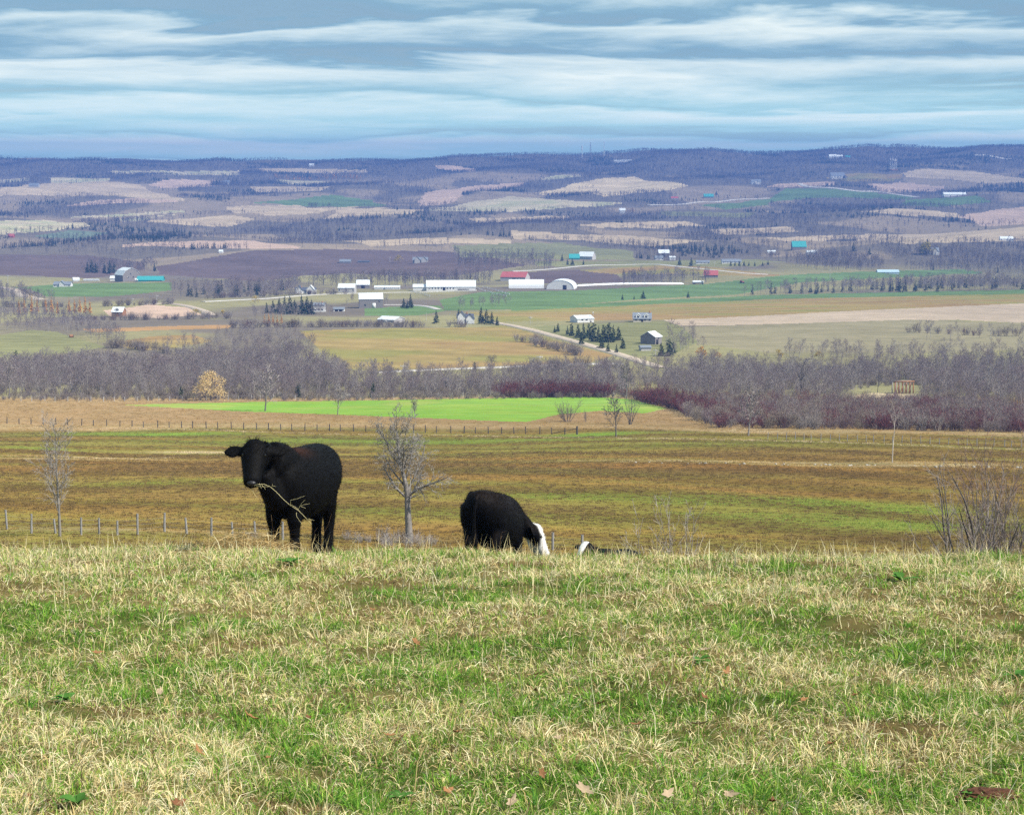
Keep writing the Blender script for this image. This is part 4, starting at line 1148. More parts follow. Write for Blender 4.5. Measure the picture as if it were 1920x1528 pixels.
building('shed', 'low white shed next to the dark walled barn', 'shed', 712, 543, 20, 3.5, 3, 7, 'white', 'metalroof', 0)
building('shed', 'second low white shed right of the first low shed', 'shed', 736, 543, 27, 3.5, 3, 7, 'white', 'metalroof', 0, wins=row(4, .8, .8, .8))
building('house', 'white farmhouse with several dark gables and white trim', 'house', 572, 551, 38, 6, 5, 9, 'white', 'darkroof', 0, wins=row(5, .9, .8, 1.3), wings=[(-.3, -3, 6, 5, 3.4, 2.8, True, 'white', 'darkroof'), (.28, -3, 6, 6, 3.2, 3.2, True, 'white', 'metalroof')], chimney=.3)
building('house', 'plain white two storey house by the spruce windbreak', 'house', 598, 585, 21, 12, 4, 8, 'white', 'greyroof', 0, wins=row(3, 1.0, .9, 1.3, .2, .8) + row(3, 3.8, .9, 1.3, .2, .8), chimney=.75)
building('garage', 'small white garage right of the two storey house', 'garage', 635, 584, 20, 4, 3, 6, 'white', 'greyroof', 0, doors=[(.3, 2.2, 1.6, 'darkdoor'), (.7, 2.2, 1.6, 'darkdoor')])
building('shed', 'white metal machine shed behind the hedge of the brown field', 'shed', 732, 605, 36, 5, 5, 12, 'palewood', 'metalroof', -25, doors=[(.5, 3, 1.3, 'white')])
building('house', 'white gabled farmhouse with dark roof on a green lawn', 'house', 872, 607, 30, 11, 6, 8, 'white', 'darkroof', 0, wins=row(3, .9, .9, 1.4, .12, .6) + row(2, 3.6, .8, 1.1, .12, .45), wings=[(-.22, -3.2, 5, 4.2, 4.2, 2.6, True, 'white', 'darkroof'), (.32, -3.4, 5.5, 4.4, 3.0, 2.4, True, 'white', 'darkroof')], chimney=.6)
building('shed', 'white metal shed beside a lamp pole near the dormer house', 'shed', 1092, 605, 33, 7, 5, 12, 'white', 'metalroof', 18, wins=[(.3, 1.2, 1.2, .8), (.55, 1.2, 1.2, .8)], doors=[(.82, 1.2, 2.0, 'palewood')])
building('house', 'beige house with grey roof and two white dormers', 'house', 1205, 604, 34, 6, 10, 10, 'beige', 'greyroof', -3, wins=row(4, .8, 1.0, 1.2, .15, .9), doors=[(.5, 1.1, 2.0, 'darkdoor')], dormers=(.28, .72), chimney=.93)
building('barn', 'weathered grey barn with white roof below the dormer house', 'barn', 1222, 646, 24, 14, 9, 8, 'greywood', 'metalroof', 55, wins=[(.5, 2.4, .8, .9)], doors=[(.3, 2, 2.4, 'darkdoor')])
building('shed', 'low grey lean shed below the grey barn', 'shed', 1210, 658, 19, 6, 3, 5, 'palewood', 'greyroof', 8)
building('barn', 'barn with bright red roof behind the white hoop barns', 'barn', 966, 527, 48, 7, 9, 18, 'palewood', 'redroof', -14, doors=[(.55, 3, 2.6, 'darkdoor')], wins=row(3, 1.4, 1, 1, .7, .95))
building('barn', 'small barn with red roof behind a bare hedge', 'barn', 1334, 521, 26, 5, 8, 10, 'greywood', 'redroof', -6)
building('barn', 'grey barn with white gambrel roof beside a long teal roof', 'barn', 236, 528, 36, 12, 13, 15, 'greywood', 'metalroof', 38, turned=True, gambrel=True, wins=[(.3, 3, .9, 1.1), (.6, 3, .9, 1.1), (.45, 6, .9, 1.1)], doors=[(.75, 2.4, 2.6, 'white')])
building('shed', 'little white shed at the side of the grey gambrel barn', 'shed', 212, 527, 11, 5, 4, 6, 'white', 'metalroof', 0)
building('shed', 'long shed under a bright teal roof', 'shed', 280, 528, 48, 2.5, 6.5, 13, 'tealroof', 'tealroof', 0, doors=[(.02, 2, 2, 'white')])
building('house', 'white bungalow with grey roof below the teal roofed shed', 'house', 116, 538, 32, 4, 5, 9, 'white', 'greyroof', 0, wins=row(4, .7, .9, 1.1), wings=[(0, -3, 5, 4, 2.6, 2.2, True, 'white', 'greyroof')])
building('shed', 'small white shed up the slope from the bungalow', 'shed', 141, 528, 11, 3, 4, 6, 'white', 'metalroof', 20)
building('trailer', 'long low white trailer in the grass behind the bungalow', 'trailer', 171, 527, 28, 2.2, .8, 3, 'white', 'metalroof', 0)
building('cabin', 'brown log cabin with white roof in the copse', 'cabin', 221, 594, 21, 9, 8, 7, 'brownlog', 'metalroof', -8, wins=[(.35, 1.0, .8, .9), (.7, 1.0, .8, .9)], dormers=(.5,))
building('shed', 'blue grey shed on the dark ploughed field', 'shed', 647, 494, 21, 3, 4, 10, 'greywood', 'greyroof', 0)
building('shed', 'low dark shed beside the blue grey shed', 'shed', 682, 493, 22, 2, 1.5, 6, 'greywood', 'darkroof', 0)
building('house', 'far gabled house with white trim on the ploughed slope', 'house', 788, 493, 28, 5, 5, 9, 'palewood', 'greyroof', 0, wins=row(4, .8, 1.2, 1.3), wings=[(-.2, -3, 6, 6, 3.6, 3.4, True, 'palewood', 'greyroof'), (.25, -3, 6, 6, 3.6, 3.4, True, 'palewood', 'greyroof')])
building('shed', 'teal roofed hoop shed joined to a grey barn', 'shed', 1077, 487, 19, 3, 7, 10, 'tealroof', 'tealroof', 0)
building('barn', 'grey barn with pale roof beside the teal shed', 'barn', 1101, 487, 28, 6, 8, 12, 'palewood', 'metalroof', -22)
building('barn', 'dark barn with white roof behind a small white house', 'barn', 1245, 482, 20, 7, 6, 11, 'greywood', 'metalroof', 0, doors=[(.5, 3, 3, 'darkdoor')])
building('house', 'small white house in front of the dark barn', 'house', 1236, 488, 15, 4, 4, 7, 'white', 'greyroof', 0, wins=row(3, .8, .8, 1.0))
building('house', 'little white house right of the dark barn', 'house', 1261, 488, 11, 5, 2, 7, 'white', 'metalroof', 0, wins=row(2, .8, .8, 1.0, .3, .7))
building('house', 'white bungalow beside the far conifers', 'house', 1318, 495, 25, 3, 3, 8, 'white', 'greyroof', 0, wins=row(4, .6, .9, 1.0))
building('house', 'low house with grey roof behind the conifer row', 'house', 1372, 494, 36, 3, 4.5, 9, 'white', 'greyroof', 0, wins=row(5, .6, .9, 1.0))
building('barn', 'barn with dull teal roof among the violet copses', 'barn', 1499, 469, 26, 6, 10, 14, 'greywood', 'tealroof', 0)
building('house', 'white house in front of the dull teal barn', 'house', 1523, 477, 20, 4, 3, 8, 'white', 'metalroof', 0, wins=row(3, .7, 1.0, 1.1))
building('shed', 'small white shed left of the dull teal barn', 'shed', 1447, 475, 15, 3, 2, 6, 'white', 'metalroof', 0)
building('house', 'grey roofed house with white gable under the yellow willow', 'house', 1746, 478, 30, 6, 7, 9, 'white', 'greyroof', 0, wins=row(4, .8, 1.0, 1.3), wings=[(.25, -3, 6, 6, 4, 4, True, 'white', 'greyroof')])
building('house', 'white house with white roof near the right field edge', 'house', 1888, 452, 24, 4, 4, 9, 'white', 'metalroof', 0, wins=row(3, .9, 1.2, 1.2))
building('greenhouse', 'pale blue sheeted greenhouse on the green rise', 'greenhouse', 1666, 513, 40, 2.5, 4, 9, 'paleblue', 'paleblue', 0)
building('shed', 'long white roofed shed on the far slope', 'shed', 1791, 368, 42, 3, 4, 16, 'white', 'metalroof', 0)
building('house', 'pale chalet with dark lower storey on the far slope', 'house', 1571, 336, 26, 6, 6, 14, 'white', 'greyroof', 0, wins=row(5, 3.0, 2.0, 3.0), wings=[(.5, 0, 14, 10, 5, 5, True, 'greywood', 'redroof')])
building('house', 'white buildings of the ridge farm', 'house', 1562, 298, 14, 4, 4, 14, 'white', 'metalroof', 0)
building('house', 'second white building of the ridge farm', 'house', 1575, 297, 10, 3, 3, 12, 'white', 'metalroof', 0)
building('shed', 'teal roofed shed of the ridge farm', 'shed', 1590, 297, 9, 2, 3, 10, 'greywood', 'tealroof', 0)
building('house', 'white gabled house alone on the wooded slope', 'house', 1418, 346, 18, 5, 4, 11, 'white', 'greyroof', 0, wins=row(3, 2.0, 1.6, 2.0), wings=[(0, -4, 8, 8, 5, 4, True, 'white', 'greyroof')])
building('house', 'dark green roofed house above the climbing road', 'house', 1329, 372, 18, 3, 5, 11, 'greywood', 'tealroof', 0)
building('shed', 'small red roofed shed above the climbing road', 'shed', 1265, 374, 13, 2, 3, 9, 'palewood', 'redroof', 0)
building('house', 'small two storey white house by the rusty tree', 'house', 1167, 401, 11, 6, 4, 9, 'white', 'metalroof', 0, wins=row(3, 1.0, 1.0, 1.2) + row(3, 4.0, 1.0, 1.2))
building('shed', 'little red shed on the pale yellow field', 'shed', 20, 446, 10, 3, 4, 9, 'redroof', 'redroof', 0)
building('shed', 'small white shed above the ploughed slope', 'shed', 414, 475, 7, 3, 3, 6, 'white', 'metalroof', 0)
building('house', 'grey farm buildings on the rolling tan field', 'house', 63, 352, 18, 4, 4, 14, 'palewood', 'greyroof', 0)
building('house', 'white house by the hill farm conifers', 'house', 424, 346, 14, 4, 3, 11, 'white', 'greyroof', 0, wins=row(3, 1.5, 1.5, 1.6))
building('shed', 'long white greenhouse strip in the ridge wood', 'shed', 1168, 305, 34, 3.5, 1, 12, 'white', 'metalroof', 0)
building('house', 'small white ridge house on the left', 'house', 584, 313, 9, 3.5, 2, 10, 'white', 'metalroof', 0)

def hoop(name, label, px, py, wpx, hpx, L, turned, rot=0.0, door=None):
    P = G(px, py); k = mpp(P)
    W, H = wpx * k, hpx * k
    e = empty(name, P + Vector((0, (L if turned else L) / 2, 0)), R(rot)); tag(e, label, 'barn', 'farm buildings of the valley')
    n = 14
    if turned: half, ln = W / 2, L          # arch seen end on
    else: half, ln = L / 2, W
    sec = [(-half, -1.2)] + [(-half * math.cos(math.pi * i / n), H * max(0.0, math.sin(math.pi * i / n)) ** .8) for i in range(n + 1)] + [(half, -1.2)]
    T = (lambda s, q, z: (q, s, z)) if turned else (lambda s, q, z: (s, q, z))
    m = len(sec)
    V = [T(-ln / 2, p, z) for p, z in sec] + [T(ln / 2, p, z) for p, z in sec]
    mixed('cover', V, [(i, i + 1, m + i + 1, m + i) for i in range(m - 1)], M['plastic'], e)
    q = .25
    V = [T(-ln / 2 + q, p * .985, z * .985) for p, z in sec]; mixed('end_wall', V, [tuple(range(m))], M['white'], e)
    V = [T(ln / 2 - q, p * .985, z * .985) for p, z in sec]; mixed('end_wall', V, [tuple(range(m))[::-1]], M['white'], e)
    if door:
        u, w, h = door
        part('door', boxv(u - w / 2, u + w / 2, -ln / 2 + q - .12, -ln / 2 + q + .05, -.1, h), M['darkdoor'], e)
    part('foundation', boxv(-W / 2 - .1, W / 2 + .1, -L / 2 + .4, L / 2 - .4, -1.3, .45) if not turned else boxv(-W / 2 - .1, W / 2 + .1, -L / 2 + .5, L / 2 - .5, -1.3, .45), M['palewood'], e)
    return e
hoop('hoop_barn', 'long white film covered hoop barn left of the domed one', 987, 541, 66, 16, 14, False)
hoop('hoop_barn', 'white domed hoop barn with a dark doorway', 1054, 543, 52, 17, 26, True, -8, (4, 3.0, 3.6))

def silage():
    a, b = G(1080, 537), G(1282, 533)
    e = empty('silage_bag', a); tag(e, 'very long white silage bag lying beside the pasture', 'silage bag')
    n, m = 40, 8
    V, Fs = [], []
    rng = random.Random(3)
    for i in range(n + 1):
        p = a.lerp(b, i / n); r = 1.5 * (1 if 0 < i < n else .5) * rng.uniform(.92, 1.08)
        for j in range(m + 1):
            t = math.pi * j / m
            x, y = p.x, p.y - math.cos(t) * r
            V.append((x - a.x, y - a.y, float(zt(x, y)) - a.z + math.sin(t) * r * 1.1 - .25))
        if i:
            for j in range(m): o = (i - 1) * (m + 1) + j; Fs.append((o, o + 1, o + m + 2, o + m + 1))
    link('film', mesh_np('film', np.array(V), np.array(Fs), M['plastic'], None, True), e)
silage()

def cyl(x, y, z0, z1, r0, r1, k=10):
    v, f = tubes(np.array([[x, y, z0]], float), np.array([[x, y, z1]], float), np.array([r0]), np.array([r1]), k)
    return v, f
def wheel(e, x, y, r, w):
    v, f = tubes(np.array([[x, y - w / 2, r]]), np.array([[x, y + w / 2, r]]), np.array([r]), np.array([r]), 12)
    v2, f2 = tubes(np.array([[x, y - w / 2 - .02, r]]), np.array([[x, y - w / 2 + .02, r]]), np.array([.01]), np.array([r]), 12)
    return part('wheel', cat([(v, f), (v2, f2)]), M['darkdoor'], e)
def truck(px, py):
    P = G(px, py); e = empty('farm_truck', P, R(4)); tag(e, 'white tank truck parked at the end of the silage bag', 'truck')
    v, f = tubes(np.array([[-5.0, 0, 2.0]]), np.array([[2.2, 0, 2.0]]), np.array([1.15]), np.array([1.15]), 14)
    part('tank', (v, f), M['plastic'], e, True)
    part('chassis', boxv(-5.2, 5.0, -.9, .9, .7, 1.0), M['darkdoor'], e)
    c = part('cab', boxv(2.7, 5.0, -1.15, 1.15, 1.0, 3.0), M['white'], e)
    part('windscreen', boxv(4.98, 5.04, -1.0, 1.0, 2.0, 2.8), M['glass'], c); part('window', boxv(3.3, 4.5, -1.19, -1.14, 2.0, 2.8), M['glass'], c)
    for x in (-4.2, -3.1, 3.9):
        for y in (-.95, .95): wheel(e, x, y, .5, .3)
truck(1309, 533)
def tractor(px, py):
    P = G(px, py); e = empty('tractor', P, R(10)); tag(e, 'small red tractor on the green pasture', 'tractor')
    b = part('body', boxv(-.2, 2.0, -.4, .4, .8, 1.6), M['redroof'], e)
    c = part('cab', boxv(-1.3, -.1, -.7, .7, 1.0, 2.6), M['redroof'], e); part('window', boxv(-1.1, -.3, -.73, -.68, 1.7, 2.4), M['glass'], c)
    for x, r in ((-.8, .8), (1.6, .5)):
        for y in (-.75, .75): wheel(e, x, y, r, .35)
tractor(1391, 531)
def bale(px, py, label):
    P = G(px, py); e = empty('hay_bale', P, .4); tag(e, label, 'hay bale')
    v, f = tubes(np.array([[-.7, 0, .7]]), np.array([[.7, 0, .7]]), np.array([.75]), np.array([.75]), 16)
    part('roll', (v, f), M['brownlog'], e, True)
    for s in (-1, 1):
        v2, f2 = tubes(np.array([[s * .98, 0, .7]]), np.array([[s * .985, 0, .7]]), np.array([.01]), np.array([.74]), 16); part('end_face', (v2, f2), M['beige'], e)
bale(133, 633, 'dark round hay bale on the small striped field')

# ------------------------------------------------------------------ poles and masts
def pole(px, py, hpx, label, arm=True, lamp=False):
    P = G(px, py); h = hpx * mpp(P)
    e = empty('utility_pole', P); tag(e, label, 'utility pole', 'utility poles')
    r = max(.14, .16 * mpp(P) * 2.2)
    part('shaft', cyl(0, 0, -.5, h, r, r * .7, 8), M['palewood'], e)
    if arm:
        part('crossarm', boxv(-1.2, 1.2, -.1, .1, h - .9, h - .6), M['palewood'], e)
        for x in (-1.0, 0.4, 1.0): part('insulator', cyl(x, 0, h - .6, h - .3, .07, .05, 6), M['white'], e)
    if lamp: part('lamp', boxv(-.5, .5, -.4, .3, h - .2, h + .25), M['white'], e)
pole(15, 540, 24, 'pale utility pole by the left road'); pole(248, 573, 14, 'short pale pole at the curved lane'); pole(294, 571, 18, 'taller pale pole at the curved lane')
pole(216, 520, 18, 'thin mast beside the grey gambrel barn', False); pole(756, 697, 14, 'pale pole at the edge of the brown field by the wood'); pole(1012, 684, 18, 'white pole at the crossroad')
pole(1229, 668, 14, 'utility pole with crossarm below the grey barn'); pole(994, 607, 14, 'thin pole beside the gravel road'); pole(1112, 604, 18, 'yard lamp pole next to the white metal shed', False, True)
pole(799, 602, 16, 'white pole at the hedge of the brown field', False); pole(1556, 519, 14, 'pale pole on the green slope'); pole(1391, 508, 14, 'thin pole by the thin pale road'); pole(1339, 500, 10, 'thin pole among the far conifers'); pole(731, 492, 10, 'thin pole on the ploughed slope')
pole(877, 613, 7, 'short white marker post in front of the gabled farmhouse', False)

def mast(px, py_top, label, kind):
    d = 5420.0; x = (px - 960) / F * d; z = float(zt(x, d)); k = d / F
    top = (306 - py_top) * k - z
    e = empty('radio_mast', (x, d, z)); tag(e, label, 'radio mast', 'radio masts on the ridge')
    if kind == 'lattice':
        for sx, sy in ((-1, -1), (1, -1), (1, 1), (-1, 1)):
            v, f = tubes(np.array([[sx * 2.2, sy * 2.2, -1.]]), np.array([[sx * .7, sy * .7, top]]), np.array([.45]), np.array([.35]), 5); part('leg', (v, f), M['post'], e)
        for i in range(7):
            t = i / 7; w = 2.2 - 1.5 * t; v, f = tubes(np.array([[-w, -w, top * t], [w, -w, top * t]]), np.array([[w - .1, -w + .1, top * (t + .14)], [-w + .1, -w + .1, top * (t + .14)]]), np.array([.25, .25]), np.array([.25, .25]), 4)
            part('brace', (v, f), M['post'], e)
    else:
        part('shaft', cyl(0, 0, -1, top, 1.0, .55, 8), M['white'], e)
        part('antenna', cyl(0, 0, top * .62, top * .86, 1.6, 1.6, 8) if kind == 'drum' else cyl(0, 0, top - 3.2, top - .4, 1.5, 1.2, 8), M['white'], e)
mast(1090, 272, 'white mast with a bright drum on the ridge', 'drum'); mast(1106, 268, 'dark lattice mast on the ridge', 'lattice'); mast(1131, 267, 'thin pale mast with a small bright head on the ridge', 'thin')
def tower():
    P = G(1674, 320); k = mpp(P); h = 26 * k
    e = empty('stone_tower', P); tag(e, 'pale four legged tower on a brick base below the ridge', 'tower')
    w = 6.5 * k
    part('base', boxv(-w * 1.4, w * 1.4, -w * .8, w * .8, -2, 2.2 * k), M['brownlog'], e)
    for x in (-.9, -.3, .3, .9):
        for y in (-.7, .7): part('leg', cyl(x * w, y * w, 2.0 * k, h * .68, .42 * k, .36 * k, 8), M['white'], e)
    part('platform', boxv(-w * 1.05, w * 1.05, -w * .9, w * .9, h * .67, h * .74), M['palewood'], e)
    for x in (-.8, -.1, .7): part('pinnacle', cyl(x * w, 0, h * .73, h * (1.0 if x == -.1 else .9), .9 * k, .35 * k, 8), M['palewood'], e)
tower()
def timber():
    P = G(1697, 738); e = empty('timber_frame', P + Vector((0, 0, 0)), R(8)); tag(e, 'weathered timber trestle standing in the clearing by the stream', 'trestle')
    k = mpp(P); H = 22 * k
    for i in range(6):
        x = (-20 + 7.2 * i) * k
        part('post', boxv(x - .13, x + .13, -.15, .15, -.6, H * (1.0 if i % 2 == 0 else .94)), M['brownlog'], e); part('post', boxv(x - .12, x + .14, 2.4, 2.7, -.6, H * .95), M['greywood'], e)
    part('beam', boxv(-21 * k, 17.5 * k, -.22, .22, H, H + .35), M['brownlog'], e); part('beam', boxv(-21 * k, 17.5 * k, 2.35, 2.8, H * .96, H * .96 + .33), M['greywood'], e)
    for i in range(4):
        x = (-18 + 8 * i) * k
        v, f = tubes(np.array([[x, -.2, .1]]), np.array([[x + 6 * k, -.2, H * .95]]), np.array([.1]), np.array([.1]), 5); part('brace', (v, f), M['brownlog'], e)
timber()

# ------------------------------------------------------------------ fences
def fence(name, label, bases, h, r, wires, seed, brace=None, mat='post', jitter=.12, group='farm fences'):
    rng = random.Random(seed)
    P0 = bases[0]
    e = empty(name, P0); tag(e, label, 'fence', group)
    tops = []
    for p in bases:
        hh = h * rng.uniform(1 - jitter, 1 + jitter)
        a = p - P0; lean = Vector((rng.gauss(0, .045), rng.gauss(0, .03), 0)) * hh
        v, f = tubes(np.array([[0., 0, -.5]]), np.array([[lean.x, lean.y, hh]]), np.array([r * rng.uniform(.85, 1.2)]), np.array([r * rng.uniform(.75, 1.0)]), 7)
        v2, f2 = tubes(np.array([[lean.x, lean.y, hh - .01]]), np.array([[lean.x, lean.y, hh + .02]]), np.array([r]), np.array([.01]), 7)
        o = part('post', cat([(v, f), (v2, f2)]), M[mat], e); o.location = a
        tops.append(a + lean)
    for w in wires:
        A = np.array([[t.x, t.y - r, t.z + h * w] for t in tops]); B = A[1:]; A = A[:-1]
        Mid = (A + B) / 2 - np.array([0, 0, .03])
        v, f = tubes(np.concatenate([A, Mid]), np.concatenate([Mid, B]), np.full(2 * len(A), .006 if h < 1.5 else .008), np.full(2 * len(A), .006 if h < 1.5 else .008), 3)
        part('wire', (v, f), M['wire'], e)
    if brace:
        i, j = brace
        a, b = bases[i] - P0, bases[j] - P0
        v, f = tubes(np.array([[a.x, a.y, a.z + .15]]), np.array([[b.x, b.y, b.z + h * .9]]), np.array([.07]), np.array([.06]), 6); part('brace', (v, f), M[mat], e)
        v, f = tubes(np.array([[b.x, b.y, b.z - .3]]), np.array([[b.x, b.y, b.z + h * 1.15]]), np.array([.2]), np.array([.18]), 8); part('end_post', (v, f), M[mat], e)
    return e
fence('post_fence', 'grey wooden post fence below the slender tree', [G(x, y) for x, y in [(-60,990),(-22,990),(14,993),(59,1000),(105,1000),(152,1003),(186,1001),(220,1003),(258,1003),(308,997),(351,1001),(396,1005),(437,1008),(480,1010),(530,1012)]], 1.28, .085, (.35, .6, .85), 1, None, 'post', .2)
fence('post_fence', 'pair of weathered posts beyond the grazing cow', [G(x, y) for x, y in [(1036,1031),(1092,1034)]], 1.1, .10, (.4, .8), 2)
def run(pts, step):
    out = []
    for (a, b) in zip(pts[:-1], pts[1:]):
        n = max(1, int(round((b[0] - a[0]) / step)))
        for i in range(n): out.append(G(a[0] + (b[0] - a[0]) * i / n + RT.uniform(-2.5, 2.5), a[1] + (b[1] - a[1]) * i / n))
    out.append(G(*pts[-1])); return out
M['darkpost'] = solid('dark_post', (.085, .075, .07), .9, .3, 6.0)
fence('wire_fence', 'long dark post and wire fence with a braced corner along the rust field', run([(-80,792),(80,796),(200,799),(480,806),(820,812),(1082,815)], 23), 1.45, .11, (.3, .55, .8), 3, (-3, -1), 'darkpost')
fence('wire_fence', 'thin post fence in the pale grass left of the thicket', run([(1440,823),(1640,829),(1780,834),(2000,842)], 17), 1.25, .07, (.4, .8), 4, None, 'post')
fence('wire_fence', 'line of pale posts between the green hay field and the wood', run([(40,752),(170,753),(470,750),(780,746),(1000,742),(1110,741),(1240,752)], 21), 1.3, .10, (.5, .9), 5, None, 'palewood')
def board_fence(label, line, step):
    b = run(line, step)
    e = empty('board_fence', b[0]); tag(e, label, 'fence', 'white board fences of the farm')
    for p in b: o = part('post', boxv(-.14, .14, -.14, .14, -.3, 1.5), M['white'], e); o.location = p - b[0]
    for z in (.6, 1.25):
        for p, q in zip(b[:-1], b[1:]):
            a, c = p - b[0], q - b[0]
            V = [(a.x, a.y - .18, a.z + z), (c.x, c.y - .18, c.z + z), (c.x, c.y - .18, c.z + z + .28), (a.x, a.y - .18, a.z + z + .28), (a.x, a.y - .12, a.z + z), (c.x, c.y - .12, c.z + z), (c.x, c.y - .12, c.z + z + .28), (a.x, a.y - .12, a.z + z + .28)]
            mixed('rail', V, [(0, 1, 2, 3), (7, 6, 5, 4), (3, 2, 6, 7), (0, 4, 5, 1)], M['white'], e)
board_fence('white board fence running down from the dairy barn', [(893,541),(905,545),(925,552),(950,557)], 7)
board_fence('second white board fence beside the first below the dairy barn', [(905,540),(935,547),(955,554)], 7)
board_fence('white board fence in front of the dairy barn', [(800,550),(850,548),(893,547)], 10)
board_fence('white board fence by the annex of the dairy barn', [(770,549),(790,552),(806,557)], 6)
# ------------------------------------------------------------------ cattle
def coat_material():
    m = bpy.data.materials.new('coat'); m.use_nodes = True
    g = NT(m.node_tree)
    out = g.n('ShaderNodeOutputMaterial'); b = g.n('ShaderNodeBsdfPrincipled')
    at = g.n('ShaderNodeAttribute', attribute_name='col')
    tc = g.n('ShaderNodeTexCoord')
    mp = g.n('ShaderNodeMapping'); mp.inputs['Scale'].default_value = (1, 1, 0.3); g.l(tc.outputs['Object'], mp.inputs[0])
    n = g.noise(mp.outputs[0], 60.0, 4, 0.65)
    k = g.math('MULTIPLY_ADD', n, 0.9, 0.55)
    gr = g.n('ShaderNodeCombineColor')
    for i in range(3): g.l(k, gr.inputs[i])
    g.l(g.mix(1.0, at.outputs['Color'], gr.outputs[0], 'MULTIPLY'), b.inputs['Base Color'])
    b.inputs['Roughness'].default_value = 0.62; b.inputs['Specular IOR Level'].default_value = 0.075
    bp = g.n('ShaderNodeBump'); bp.inputs['Strength'].default_value = 0.35; bp.inputs['Distance'].default_value = 0.02
    g.l(n, bp.inputs['Height']); g.l(bp.outputs[0], b.inputs['Normal'])
    g.l(b.outputs[0], out.inputs[0])
    return m
M['coat'] = coat_material()
M['hair'] = attr_material('hair', 0.75, 0.0, 0.04)
M['hoof'] = solid('hoof', (.04, .035, .03), .6, .2, 10, .3)
M['eye'] = solid('eye', (.008, .006, .005), .12, .1, 5, .6)
M['nose'] = solid('wet_nose', (.018, .017, .021), .45, .3, 30, .3)

def loft(secs, k=20):
    """closed tube: secs = (centre, axis u, axis v, ru, rv)"""
    V, Fs = [], []
    for c, u, v, ru, rv in secs:
        for i in range(k):
            t = 6.28318 * i / k
            V.append(c + u * (math.cos(t) * ru) + v * (math.sin(t) * rv))
    n = len(secs)
    for j in range(n - 1):
        for i in range(k):
            a = j * k + i; b = j * k + (i + 1) % k
            Fs.append((a, b, b + k, a + k))
    Fs.append(tuple(range(k))[::-1]); Fs.append(tuple(range((n - 1) * k, n * k)))
    return V, Fs
def limb(pts, k=14):
    """pts = (x,y,z,radius across, radius along)"""
    secs = []
    for i, p in enumerate(pts):
        a = Vector(pts[max(i - 1, 0)][:3]); b = Vector(pts[min(i + 1, len(pts) - 1)][:3])
        d = (b - a).normalized()
        u = d.cross(Vector((1, 0, 0)) if abs(d.x) < .8 else Vector((0, 0, 1))).normalized(); v = d.cross(u)
        secs.append((Vector(p[:3]), u, v, p[3], p[4] if len(p) > 4 else p[3]))
    return loft(secs, k)

